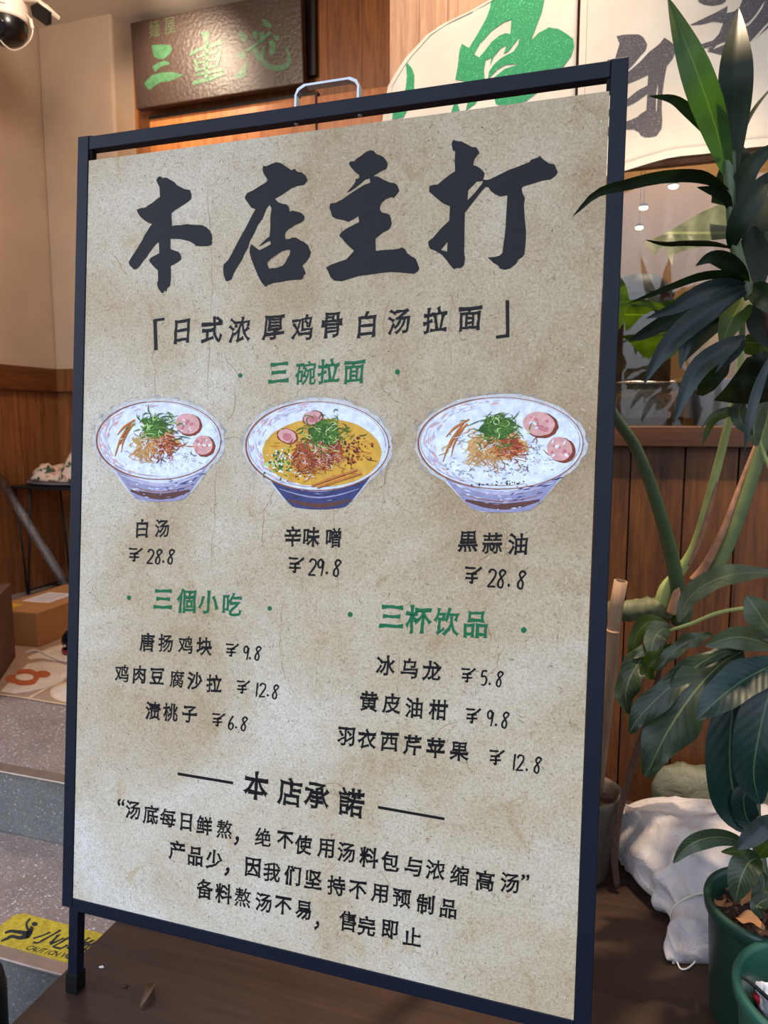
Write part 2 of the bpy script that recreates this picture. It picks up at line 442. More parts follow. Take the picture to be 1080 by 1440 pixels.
M_BLACKRUB = simple('black_rubber', (9, 9, 10), 0.75, spec=0.2)
M_STEEL = simple('brushed_steel', (168, 172, 178), 0.35, 0.05, 30, metal=0.85)
board = thing('menu_signboard', 'large navy framed menu signboard standing on the dark timber deck', 'sign', BASE, BM)
def V2(v): return VF - v
for sx in (-1, 1):
    mb = MB(); x0 = sx * 0.4115
    mb.box(x0 - 0.0105, x0 + 0.0105, -0.001, 0.015, V2(1.219), V2(-0.0400), 0, BMX)
    emit('side_post', mb, M_NAVY, board, bevel=0.0012)
    mb = MB(); xl = sx * 0.4
    mb.box(xl - 0.009, xl + 0.009, 0.0012, 0.019, V2(1.345), V2(1.10), 0, BMX)
    lg = emit('leg', mb, M_NAVY, board, bevel=0.001)
    mb = MB(); mb.box(xl - 0.0115, xl + 0.0115, -0.0012, 0.0215, 0.0005, V2(1.329), 0, BMX)
    emit('rubber_foot', mb, M_BLACKRUB, lg, bevel=0.002)
    mb = MB(); mb.box(sx * 0.4005 - 0.0045, sx * 0.4005 + 0.0045, 0.002, 0.013, V2(-0.001), V2(-0.0405), 0, BMX)
    emit('corner_bracket', mb, M_BLACKRUB, board)
mb = MB(); mb.box(-0.4, 0.4, -0.0005, 0.0155, V2(-0.0175), V2(-0.0385), 0, BMX)
emit('top_rail', mb, M_NAVY, board, bevel=0.001)
mb = MB(); mb.box(-0.4, 0.4, -0.0015, 0.0155, V2(1.222), V2(1.2015), 0, BMX)
emit('bottom_rail', mb, M_NAVY, board, bevel=0.001)
# rear legs of the easel
for sx in (-0.30, 0.29):
    mb = MB()
    top = BMX @ Vector((sx, 0.022, V2(0.06)))
    foot = BMX @ Vector((sx, 0.0, 0.0)) + FN * 0.42; foot.z = 0.012
    mb.tube([top, foot], 0.009, 8)
    emit('rear_leg', mb, M_NAVY, board)
# carrying handle: flat steel strap on the top rail, screwed from below
hz = V2(-0.0385)
x1, _ = bl(413, 158); x2, _ = bl(504, 142)
path = [(x1, hz), (x1, hz + 0.017), (x1 + 0.004, hz + 0.026), (x1 + 0.014, hz + 0.031), (x2 - 0.014, hz + 0.031), (x2 - 0.004, hz + 0.026), (x2, hz + 0.017), (x2, hz)]
mb = MB(); th_ = 0.0032
ctr = Vector((0.5 * (x1 + x2), hz, 0))
inn = [(p[0] + (th_ if p[0] < ctr.x else -th_), p[1] - (th_ if 2 <= i <= 5 else 0)) for i, p in enumerate(path)]
k = len(path)
pts = [BMX @ Vector((p[0], y, p[1])) for y in (0.001, 0.0135) for p in path] + [BMX @ Vector((p[0], y, p[1])) for y in (0.001, 0.0135) for p in inn]
fcs = []
for i in range(k - 1):
    fcs += [(i, i + 1, k + i + 1, k + i), (2 * k + i, 3 * k + i, 3 * k + i + 1, 2 * k + i + 1), (i, 2 * k + i, 2 * k + i + 1, i + 1), (k + i, k + i + 1, 3 * k + i + 1, 3 * k + i)]
mb.add(pts, fcs)
handle = emit('carrying_handle', mb, M_STEEL, board); handle['label'] = 'grey steel carrying handle'
for px, py in ((413, 176), (503, 163)):
    x, z = bl(px, py)
    mb = MB(); mb.sphere((x, 0.009, V2(-0.0175)), (0.0038, 0.0038, 0.0016), 0, 14, 8, BMX)
    emit('screw', mb, M_STEEL, board)

# poster paper: stained, fibrous, slightly satin
def paper():
    m, nt, b, out = newmat('poster_paper')
    v = coords(nt)
    big = noisen(nt, v, 3.0, 4, 0.6, 0.5); mid = noisen(nt, v, 14, 5, 0.65, 0.8); fine = noisen(nt, v, 300, 4, 0.75); grain = noisen(nt, v, 120, 4, 0.7, 1.5)
    c = ramp(nt, big, [(0.30, lin((214, 208, 198))), (0.48, lin((200, 189, 168))), (0.62, lin((186, 168, 140))), (0.76, lin((166, 140, 106)))])
    # parchment browning with light falloff painted in: bluish lower left, darker upper right, blotched
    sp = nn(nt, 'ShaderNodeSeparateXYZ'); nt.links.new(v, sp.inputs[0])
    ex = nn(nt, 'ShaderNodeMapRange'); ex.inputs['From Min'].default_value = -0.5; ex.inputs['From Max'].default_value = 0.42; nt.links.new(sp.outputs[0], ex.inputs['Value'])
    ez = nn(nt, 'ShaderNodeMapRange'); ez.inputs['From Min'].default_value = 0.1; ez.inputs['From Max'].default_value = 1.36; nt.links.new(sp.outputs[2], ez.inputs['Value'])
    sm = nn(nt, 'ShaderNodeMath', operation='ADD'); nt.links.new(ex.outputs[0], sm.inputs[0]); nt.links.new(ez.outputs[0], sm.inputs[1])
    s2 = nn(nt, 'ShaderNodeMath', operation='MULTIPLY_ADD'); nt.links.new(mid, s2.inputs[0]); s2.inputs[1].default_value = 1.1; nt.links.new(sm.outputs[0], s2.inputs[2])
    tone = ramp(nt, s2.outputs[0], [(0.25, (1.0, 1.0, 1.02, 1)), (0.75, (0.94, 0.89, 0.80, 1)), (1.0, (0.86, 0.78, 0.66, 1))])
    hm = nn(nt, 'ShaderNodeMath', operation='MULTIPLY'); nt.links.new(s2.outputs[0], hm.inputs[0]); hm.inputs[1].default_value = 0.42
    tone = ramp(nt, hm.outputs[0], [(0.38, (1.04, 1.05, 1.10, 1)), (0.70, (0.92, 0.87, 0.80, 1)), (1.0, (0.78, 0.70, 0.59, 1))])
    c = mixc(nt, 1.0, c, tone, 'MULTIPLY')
    blot = ramp(nt, mid, [(0.60, (1, 1, 1, 1)), (0.72, (0.86, 0.76, 0.62, 1)), (0.84, (0.66, 0.50, 0.33, 1))])
    c = mixc(nt, 0.9, c, blot, 'MULTIPLY')
    fl = ramp(nt, fine, [(0.34, (0.66, 0.63, 0.58, 1)), (0.50, (1, 1, 1, 1)), (0.68, (1.16, 1.16, 1.17, 1))])
    c = mixc(nt, 0.85, c, fl, 'MULTIPLY')
    gl = ramp(nt, grain, [(0.34, (0.80, 0.76, 0.69, 1)), (0.5, (1, 1, 1, 1)), (0.66, (1.10, 1.10, 1.11, 1))])
    c = mixc(nt, 0.8, c, gl, 'MULTIPLY')
    nt.links.new(c, b.inputs['Base Color']); b.inputs['Roughness'].default_value = 0.45
    b.inputs['Specular IOR Level'].default_value = 0.3
    bump(nt, b, fine, 0.05, 0.0005)
    return m
def ink(name, c, rough=0.5, var=0.06):
    return simple(name, c, rough, var, 90, spec=0.2)
M_FIB = [ink('fibre_dark', (84, 58, 40)), ink('fibre_tan', (150, 118, 84)), ink('fibre_pale', (220, 214, 204)), ink('stain_brown', (140, 92, 52))]
mb = MB()
mb.box(-0.4, 0.4, 0.0, 0.004, V2(1.2019), V2(0.0), 0, BMX)
fr_ = random.Random(3)
def lfn(x, y, layer): return BMX @ Vector((x, -0.0001 - 0.00005 * layer, y))
for i in range(6500):
    x = fr_.uniform(-0.395, 0.395); z = V2(fr_.uniform(0.006, 1.195))
    L = fr_.choice((0.002, 0.003, 0.004, 0.006, 0.008)); a = fr_.uniform(0, PI); bend = fr_.uniform(-0.5, 0.5)
    w = fr_.uniform(0.0003, 0.00075)
    pts = [(x, z)]
    for k in range(3):
        aa = a + bend * (k - 1); pts.append((pts[-1][0] + math.cos(aa) * L / 3, pts[-1][1] + math.sin(aa) * L / 3))
    if any(abs(p[0]) > 0.398 or not (V2(1.2) < p[1] < V2(0.002)) for p in pts): continue
    add_stroke(mb, lfn, pts, [w * 0.4, w, w, w * 0.4], fr_.choices((1, 2, 3), (26, 50, 24))[0], i % 2, 4)
for i in range(22):                                   # long hair-like fibres
    x = fr_.uniform(-0.38, 0.38); z = V2(fr_.uniform(0.03, 1.17)); a = fr_.uniform(0, PI); pts = [(x, z)]
    for k in range(6):
        a += fr_.uniform(-0.5, 0.5); pts.append((pts[-1][0] + math.cos(a) * 0.009, pts[-1][1] + math.sin(a) * 0.009))
    if any(abs(p[0]) > 0.396 or not (V2(1.2) < p[1] < V2(0.003)) for p in pts): continue
    add_stroke(mb, lfn, pts, [0.0003, 0.0008, 0.0006, 0.0009, 0.0003], fr_.choice((2, 2, 4)), 1, 12)
for x0_, y0_, y1_ in ((290, 255, 560), (300, 600, 800), (474, 560, 850), (548, 620, 720), (640, 400, 520), (700, 720, 840), (560, 905, 1060), (210, 430, 560), (395, 840, 960)):   # cracked fold lines
    pts = []; dx = 0
    for k in range(15):
        dx += fr_.uniform(-3, 3); pts.append(bl(x0_ + dx, y0_ + (y1_ - y0_) * k / 14))
    add_stroke(mb, lfn, pts, [0.0002, 0.0007, 0.0004, 0.0008, 0.0003, 0.0007, 0.0002], 2, 1, 40)
for i in range(420):                                  # specks
    x = fr_.uniform(-0.39, 0.39); z = V2(fr_.uniform(0.01, 1.19)); r = fr_.uniform(0.0004, 0.0011)
    mb.flat(lfn, [(x + r * math.cos(t) * fr_.uniform(.6, 1.3), z + r * math.sin(t) * fr_.uniform(.6, 1.3)) for t in (0, 1.05, 2.1, 3.14, 4.2, 5.2)], (), fr_.choice((1, 1, 4)), 2)
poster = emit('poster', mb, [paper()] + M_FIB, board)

# ---- lettering
M_INK = ink('black_ink', (20, 18, 21)); M_GREEN = ink('green_ink', (28, 104, 66))
def crop(pts, sc, ox, oy): return [(p[0] / sc + ox, p[1] / sc + oy) for p in pts]
BEN = [(385,100),(410,65),(440,65),(450,80),(495,75),(530,95),(590,130),(605,155),(690,200),(750,210),(765,250),(768,290),(755,320),(690,365),(580,435),(550,465),(552,540),(556,600),(600,592),(650,592),(720,580),(790,588),(880,590),(930,615),(965,650),(990,700),(992,740),(985,770),(995,775),(985,805),(950,818),(870,822),(810,815),(795,795),(740,765),(640,742),(540,740),(538,850),(590,870),(625,880),(645,905),(658,945),(652,970),(600,1005),(542,1035),(545,1160),(535,1250),(505,1275),(492,1325),(482,1300),(470,1310),(462,1330),(440,1325),(410,1285),(395,1245),(395,1215),(405,1190),(402,1080),(370,1055),(330,1010),(305,975),(325,945),(380,915),(418,895),(412,775),(390,790),(355,830),(335,860),(310,890),(285,935),(240,985),(205,1040),(170,1070),(140,1070),(95,1025),(85,990),(110,950),(180,840),(240,740),(255,705),(290,650),(325,595),(340,578),(310,572),(265,545),(215,505),(185,460),(172,425),(210,408),(270,400),(290,380),(350,345),(395,305),(425,285),(420,180),(395,130)]
DIAN = [(505,95),(530,100),(570,85),(590,75),(640,58),(690,70),(740,105),(790,140),(825,125),(850,155),(900,165),(935,195),(957,240),(920,290),(850,300),(790,325),(720,375),(660,410),(625,430),(660,465),(700,480),(740,485),(765,510),(775,560),(800,548),(850,560),(885,568),(925,605),(920,645),(890,670),(830,695),(760,740),(735,765),(725,800),(732,840),(770,835),(800,822),(840,822),(880,850),(920,865),(960,900),(975,940),(990,970),(975,1020),(940,1070),(902,1105),(920,1140),(937,1185),(915,1205),(912,1230),(890,1248),(800,1252),(740,1260),(690,1272),(610,1282),(560,1300),(525,1320),(490,1275),(460,1225),(420,1130),(385,1040),(368,975),(370,920),(385,888),(420,915),(465,950),(510,930),(585,888),(575,855),(540,870),(500,895),(455,915),(490,880),(530,840),(570,810),(578,720),(578,620),(590,525),(570,490),(540,530),(500,630),(450,700),(410,790),(370,860),(355,920),(320,980),(290,1050),(250,1110),(210,1180),(185,1245),(145,1265),(125,1258),(105,1200),(100,1130),(105,1095),(150,1050),(180,1000),(230,900),(290,790),(330,720),(370,640),(410,565),(428,535),(385,520),(350,470),(320,425),(325,400),(345,370),(400,345),(470,300),(530,265),(553,240),(520,190),(500,150)]
DIANH = [(545,1080),(580,1040),(650,990),(700,960),(760,945),(780,950),(775,990),(750,1030),(730,1075),(700,1108),(640,1128),(565,1135)]
ZHU = [(278,210),(290,188),(335,182),(350,160),(400,130),(450,90),(490,78),(520,85),(545,115),(590,130),(620,150),(640,180),(655,210),(640,260),(590,280),(545,310),(515,328),(560,332),(585,345),(620,365),(670,388),(720,395),(745,415),(757,440),(765,470),(745,500),(710,540),(690,530),(640,548),(600,580),(580,620),(580,655),(600,680),(640,685),(670,700),(685,735),(692,790),(675,830),(655,850),(610,870),(575,900),(537,930),(535,980),(540,1048),(620,1040),(700,1035),(750,1030),(795,1015),(825,1035),(840,1070),(890,1105),(925,1125),(940,1165),(950,1195),(960,1215),(945,1245),(910,1270),(850,1265),(780,1258),(680,1252),(590,1262),(480,1278),(380,1290),(320,1308),(250,1330),(210,1342),(135,1335),(100,1300),(80,1250),(57,1210),(110,1180),(180,1155),(255,1130),(290,1090),(330,1048),(290,1015),(240,965),(210,925),(185,905),(205,870),(260,830),(320,800),(378,770),(370,715),(330,740),(275,770),(240,755),(160,740),(120,720),(105,670),(92,640),(98,592),(150,585),(210,555),(260,520),(310,485),(380,440),(430,410),(485,390),(480,350),(440,360),(400,395),(350,435),(300,470),(255,490),(290,450),(325,410),(345,375),(345,355),(375,350),(380,318),(340,290),(305,250)]
DA = [(232,60),(245,35),(275,45),(300,45),(340,65),(380,88),(410,88),(425,110),(433,130),(415,150),(395,180),(388,218),(415,225),(445,245),(470,275),(465,305),(460,322),(485,325),(510,320),(570,290),(640,255),(720,225),(795,195),(805,180),(860,160),(868,148),(890,172),(935,205),(975,212),(990,245),(1000,265),(990,290),(950,320),(890,330),(810,355),(750,372),(738,390),(745,420),(763,455),(755,510),(762,620),(770,690),(768,770),(760,850),(748,880),(715,900),(700,930),(655,965),(620,975),(580,965),(570,945),(535,925),(510,900),(492,885),(540,882),(580,872),(600,850),(608,780),(620,700),(628,560),(635,437),(580,445),(540,425),(515,405),(500,380),(480,375),(450,405),(400,470),(360,520),(335,555),(328,560),(325,680),(325,800),(322,850),(330,890),(322,940),(300,962),(265,962),(250,972),(225,945),(195,905),(160,865),(120,840),(75,822),(65,795),(62,770),(100,740),(160,670),(215,620),(220,515),(170,495),(110,445),(70,410),(70,370),(100,360),(130,358),(170,325),(220,285),(257,262),(255,180),(258,120),(240,112)]
DAH = [[(352,400),(415,337),(458,332),(452,352),(398,420),(347,472)], [(155,830),(203,772),(199,844)]]
mb = MB()
mb.flat(bpt, crop(BEN, 7.714, 170, 240)); mb.flat(bpt, crop(DIAN, 7.2, 300, 220), [crop(DIANH, 7.2, 300, 220)])
mb.flat(bpt, crop(ZHU, 6.86, 450, 200)); mb.flat(bpt, crop(DA, 5.143, 590, 190), [crop(h, 5.143, 590, 190) for h in DAH])
emit('headline_lettering', mb, ink('headline_ink', (24, 21, 26)), poster)

GL = {}
def glyphs(chars, bold=1.0):
    tmp = []
    for ch in sorted(set(chars)):
        if (ch if bold == 1.0 else ch + '~') in GL: continue
        c = bpy.data.curves.new('tmp', 'FONT'); c.body = ch; c.size = 1; c.resolution_u = 3
        o = bpy.data.objects.new('tmp', c); COL.objects.link(o); tmp.append((ch, o, c))
    bpy.context.view_layer.update(); dg = bpy.context.evaluated_depsgraph_get()
    for ch, o, c in tmp:
        ev = o.evaluated_get(dg); me = ev.to_mesh()
        bm = bmesh.new(); bm.from_mesh(me); ev.to_mesh_clear()
        bmesh.ops.remove_doubles(bm, verts=bm.verts, dist=0.0005)
        bmesh.ops.recalc_face_normals(bm, faces=bm.faces)
        for f in bm.faces:
            if f.normal.z < 0: f.normal_flip()
        dens = bold * max(0.42, min(1.0, 78.0 / len(bm.verts)))
        for rep in range(2):
            long = [e for e in bm.edges if e.is_boundary and e.calc_length() > 0.11]
            if long: bmesh.ops.subdivide_edges(bm, edges=long, cuts=1)
        bmesh.ops.triangulate(bm, faces=[f for f in bm.faces if len(f.verts) > 3])
        disp = {}
        for v in bm.verts:
            ns = []
            for e in v.link_edges:
                if e.is_boundary and e.link_faces:
                    f = e.link_faces[0]; p, q = e.verts; d = q.co - p.co; n = Vector((d.y, -d.x, 0))
                    if n.length < 1e-7: continue
                    n.normalize()
                    if n.dot(f.calc_center_median() - p.co) > 0: n = -n
                    ns.append((n, e.other_vert(v).co - v.co))
            if len(ns) == 2:
                avg = ns[0][0] + ns[1][0]
                if avg.length < 1e-6: continue
                turn = 1 - ns[0][0].dot(ns[1][0])
                convex = avg.dot(ns[0][1] + ns[1][1]) < 0
                k = 0.019 + (0.030 * min(1.0, turn) if convex and turn > 0.3 else 0.0)
                disp[v] = avg.normalized() * dens * k * (1.3 if convex and turn > 0.3 else 1.0)
        for v, d in disp.items(): v.co += d
        bm.verts.index_update()
        vs_ = [(v.co.x, v.co.y) for v in bm.verts]; fs_ = [tuple(v.index for v in f.verts) for f in bm.faces]
        bm.free()
        x0 = min(p[0] for p in vs_); x1 = max(p[0] for p in vs_); y0 = min(p[1] for p in vs_); y1 = max(p[1] for p in vs_)
        GL[ch if bold == 1.0 else ch + '~'] = ([(p[0] - (x0 + x1) / 2, p[1] - (y0 + y1) / 2) for p in vs_], fs_, x1 - x0, y1 - y0)
    for ch, o, c in tmp:
        bpy.data.objects.remove(o); bpy.data.curves.remove(c)
def hand(x, y, seed, amt=0.017):              # hand-written wobble of an outline point, in em
    q = Vector((x * 4.2 + seed * 3.7, y * 4.2 - seed * 2.3, seed * 1.9)); n1 = noise.noise_vector(q)
    q2 = noise.noise_vector(q * 3.1)
    return x + n1.x * amt * 1.8 + q2.x * amt, y + n1.y * amt * 1.8 + q2.y * amt
def put_glyph(mb, ch, fn, cx, cy, em, mi=0, layer=0, wob=0.017, sx=0.95, shear=0.0, slope=0.0, seed=None):
    """fn maps (x right, y up) in metres about nothing in particular"""
    pts, fcs, w, h = GL[ch]; seed = seed if seed is not None else rnd.uniform(0, 50); k = len(mb.v)
    for x, y in pts:
        x, y = hand(x, y, seed, wob)
        x *= sx; y = y + x * slope; x = x + y * shear
        mb.v.append(fn(cx + x * em, cy + y * em, layer))
    for f in fcs: mb.face([k + i for i in f], mi)
def bfn(x, y, layer): return BMX @ Vector((x, -0.0004 - 0.00022 * layer, y))
def line(mb, items, em_px, mi=0, shear=0.03, slope=0.06):
    for ch, px, py in items:
        x, z = bl(px, py); _, z1 = bl(px, py - em_px / 2); _, z2 = bl(px, py + em_px / 2)
        put_glyph(mb, ch, bfn, x, z, (z1 - z2) * (0.90 if ch not in '“”，' else 1), mi, 0, sx=0.93, shear=shear, slope=slope)
# digits as pen strokes in a unit box (x right, y down)
DIG = {
 '1': [[(0.55, 0.0), (0.45, 0.5), (0.38, 1.0)]],
 '2': [[(0.15, 0.22), (0.35, 0.03), (0.68, 0.08), (0.70, 0.32), (0.35, 0.70), (0.02, 0.97)], [(0.02, 0.97), (0.3, 0.95), (0.68, 0.93)]],
 '5': [[(0.72, 0.03), (0.35, 0.05), (0.28, 0.08)], [(0.28, 0.06), (0.18, 0.42), (0.5, 0.38), (0.66, 0.62), (0.45, 0.93), (0.10, 0.95)]],
 '6': [[(0.62, 0.0), (0.28, 0.35), (0.10, 0.75), (0.28, 0.98), (0.55, 0.85), (0.58, 0.62), (0.38, 0.52), (0.15, 0.70)]],
 '8': [[(0.78, 0.12), (0.50, 0.02), (0.25, 0.20), (0.38, 0.45), (0.52, 0.68), (0.40, 0.97), (0.12, 0.92), (0.14, 0.66), (0.42, 0.42), (0.80, 0.12)]],
 '9': [[(0.62, 0.22), (0.42, 0.04), (0.15, 0.22), (0.20, 0.50), (0.45, 0.48), (0.64, 0.12), (0.56, 0.55), (0.42, 1.0)]],

 '¥': [[(-0.02, 0.08), (0.30, 0.08), (0.62, 0.05)], [(1.0, -0.05), (0.72, 0.22), (0.48, 0.38), (0.36, 0.45)], [(0.05, 0.46), (0.4, 0.43), (0.72, 0.40)], [(0.0, 0.74), (0.4, 0.71), (0.78, 0.66)], [(0.42, 0.42), (0.42, 0.75), (0.40, 1.0), (0.24, 0.93)]],
}
def price(mb, items, h, mi=0):
    for ch, px, py in items:
        if ch == '.':
            mb.flat(bpt, [(px + h * .075 * math.cos(t) + h * .03, py - h * .06 + h * .095 * math.sin(t)) for t in (0, .8, 1.57, 2.4, 3.14, 3.9, 4.7, 5.5)], (), mi); continue
        wdt = h * (0.88 if ch == '¥' else 0.64)
        hh = h * 0.86 if ch == '¥' else h
        for st in DIG[ch]:
            oy = py - hh / 2
            pts = [(px - wdt / 2 + (p[0] - 0.0) * wdt, oy + p[1] * hh + (p[0] - .5) * wdt * 0.12) for p in st]
            w = h * (0.125 if ch == '¥' else 0.115)
            add_stroke(mb, bpt, pts, [w * 1.15, w, w * 0.9, w * 1.05, w * 0.75], mi, 0, 5 * len(pts))
def dot(mb, px, py, r, mi=0):
    mb.flat(bpt, [(px + r * math.cos(t * PI / 8), py + r * 1.05 * math.sin(t * PI / 8)) for t in range(16)], (), mi)
def quad(mb, pts, mi=0): mb.flat(bpt, pts, (), mi)

T_SUB = [('日',256,466),('式',298,464),('浓',337,464),('厚',384,461),('鸡',425,461),('骨',467,457),('白',516,456),('汤',561,452),('拉',612,450),('面',661,448)]
G1 = [('三',392,524),('碗',430,525),('拉',462,522),('面',498,523)]
G2 = [('三',229.4,842.5),('個',262,845),('小',293,847),('吃',326.6,849.6)]
G3 = [('三',551,867),('杯',588.6,871),('饮',628,875),('品',669,878)]
NAMES = [([('白',200,743),('汤',228,743)],29),([('辛',412,754),('味',438,755),('噌',469,756)],31),([('黒',658,761.5),('蒜',692.5,764),('油',728,765)],34)]
PR = [([('¥',191,780),('2',213,783),('8',224.5,783),('.',229,791),('8',242,783)],21),([('¥',417,794.5),('2',441,798),('9',453,798),('.',459,807),('8',475.6,799)],24),([('¥',666,808.7),('2',693.5,813.4),('8',707,814),('.',714.6,824.5),('8',735,815.6)],26)]
SN = [([('唐',206.8,903),('扬',233,904.6),('鸡',261,907),('块',287.4,909.4)],29),([('鸡',171.5,947),('肉',196,948.7),('豆',221,951),('腐',248.6,955),('沙',274,957.5),('拉',301,961.3)],28.5),([('渍',215,999.7),('桃',240,1002),('子',266.6,1004.5)],29)]
SNP = [([('¥',327,914),('9',348,918),('.',351,926.7),('8',364,918.8)],20),([('¥',342.5,966),('1',362,970),('2',370.5,970.8),('.',376,979),('8',388.7,973)],20),([('¥',307.8,1012),('6',326.7,1016.4),('.',331.4,1024),('8',344.7,1018)],20)]
DR = [([('冰',542.5,936),('乌',576,940),('龙',607,943.5)],32),([('黄',519,986.6),('皮',550.7,989.7),('油',582,995.4),('柑',616.5,998)],32),([('羽',486.8,1035.4),('衣',516,1039.5),('西',547.5,1043),('芹',579.6,1048),('苹',612.7,1051.8),('果',645.8,1056.5)],32)]
DRP = [([('¥',659,949.4),('5',682,953.5),('.',688,963),('8',704,955)],22),([('¥',666,1006.4),('9',691.4,1010),('.',696.8,1020.6),('8',712,1012.7)],23),([('¥',699,1065),('1',723.9,1071.6),('2',733,1073),('.',740,1083.6),('8',757.5,1076)],23)]
PH = [('本',360.4,1104.6),('店',407,1114),('承',445.4,1119),('諾',494,1128)]
P1 = [('汤',187,1139),('底',212,1145.6),('每',236,1150),('日',262,1155.6),('鲜',287,1160.7),('熬',315.7,1166),('绝',370,1177),('不',401,1181),('使',426.5,1188),('用',458,1192.8),('汤',487,1198.5),('料',518.7,1205.4),('包',548.6,1211),('与',581.7,1218.6),('浓',612.5,1223.3),('缩',646,1230.6),('高',682,1238.4),('汤',717,1241.6)]
P2 = [('产',248.6,1196),('品',274.8,1203.8),('少',301,1208.5),('因',355.7,1219.6),('我',382.4,1226.5),('们',411.4,1231),('坚',440.7,1237),('持',473,1245.7),('不',503,1251),('用',533.8,1256.4),('预',565.3,1263.6),('制',598,1271.5),('品',630.5,1277.8)]
P3 = [('备',288,1250),('料',314.7,1256.4),('熬',341.5,1262),('汤',370.8,1269),('不',398,1273),('易',426.5,1280),('售',488.8,1295),('完',515.6,1302.4),('即',547.7,1306.8),('止',579.5,1317)]
PUNC = [('“',170.5,1128),('，',332.7,1182.7),('”',739,1234),('，',319,1225.8),('，',445.4,1301.4)]
for L_ in (T_SUB, G1, G2, G3, PH, P1, P2, P3, PUNC): glyphs([c for c, _, _ in L_])
for L_ in NAMES + SN + DR: glyphs([c for c, _, _ in L_[0]])
glyphs('小心地滑'); glyphs('麺屋', 0.0); glyphs('CAUTIONWETFLR', 0.3)
def lettering(name, jobs, mat):
    mb = MB()
    for kind, *args in jobs: {'t': line, 'p': price, 'd': dot, 'q': quad}[kind](mb, *args)
    return emit(name, mb, mat, poster)
lettering('subtitle_lettering', [('t', T_SUB, 41)], M_INK)
lettering('bracket_mark', [('q', [(215.5,449),(231.5,446.5),(231.5,450.5),(220.5,452),(222,492),(217,493)])], M_INK)
lettering('bracket_mark', [('q', [(711,422.5),(716,422),(716.5,474),(697.5,476.5),(697.5,472),(711.5,470)])], M_INK)
for g_, e_ in ((G1, 39), (G2, 38), (G3, 44)): lettering('heading_lettering', [('t', g_, e_)], M_GREEN)
for d_ in ((338,528,3),(559,523,3.6),(181.4,840.5,3),(379.4,855.4,3.1),(492.5,864,3.5),(736.6,886,4)): lettering('bullet_dot', [('d', *d_)], M_GREEN)
for (n_, e_), (p_, h_) in list(zip(NAMES, PR)) + list(zip(SN, SNP)) + list(zip(DR, DRP)):
    lettering('dish_lettering', [('t', n_, e_)], M_INK); lettering('price_lettering', [('p', p_, h_)], M_INK)
lettering('promise_heading_lettering', [('t', PH, 45, 0, 0.03, 0.0)], M_INK)
lettering('rule_line', [('q', [(250,1086),(328,1099),(328,1103),(250,1090)])], M_INK); lettering('rule_line', [('q', [(531.5,1133),(625,1149.5),(625,1153.5),(531.5,1137)])], M_INK)
for l_, e_ in ((P1[:6], 30), (P1[6:9], 30), (P1[9:], 32.5), (P2[:3], 31), (P2[3:], 31.5), (P3[:6], 31), (P3[6:], 31.5)): lettering('promise_lettering', [('t', l_, e_)], M_INK)
for q_ in PUNC: lettering('punctuation_mark', [('t', [q_], 32)], M_INK)

# ---- painted ramen bowls
INKC = dict(halo=(202,200,200), rim=(150,92,66), bowl=(214,222,236), inner=(222,228,238), lilac=(186,180,206), body=(150,148,182), navy=(62,66,112), foot=(96,62,58),
    white=(226,234,244), broth=(214,164,62), amber=(188,116,36), noodle=(206,164,104), nood2=(176,120,66), chili=(160,70,34), dark=(96,34,26), green=(86,128,46), leek=(52,92,34), pale=(176,206,130),
    meat=(218,164,160), mrim=(128,58,40), pink=(200,120,124), menma=(196,120,54), grey=(160,168,180), black=(44,50,52))
PK = list(INKC); PMATS = [ink('paint_' + k, INKC[k], 0.45, 0.16 if k not in ('black',) else .05) for k in PK]
def pi_(k): return PK.index(k)
def ell(cx, cy, rx, ry, n=40, rot=0.0, jit=0.0, r=None):
    out = []
    for i in range(n):
        t = 2 * PI * i / n; j = 1 + (r.uniform(-jit, jit) if r else 0)
        x, y = rx * j * math.cos(t), ry * j * math.sin(t)
        out.append((cx + x * math.cos(rot) - y * math.sin(rot), cy + x * math.sin(rot) + y * math.cos(rot)))
    return out
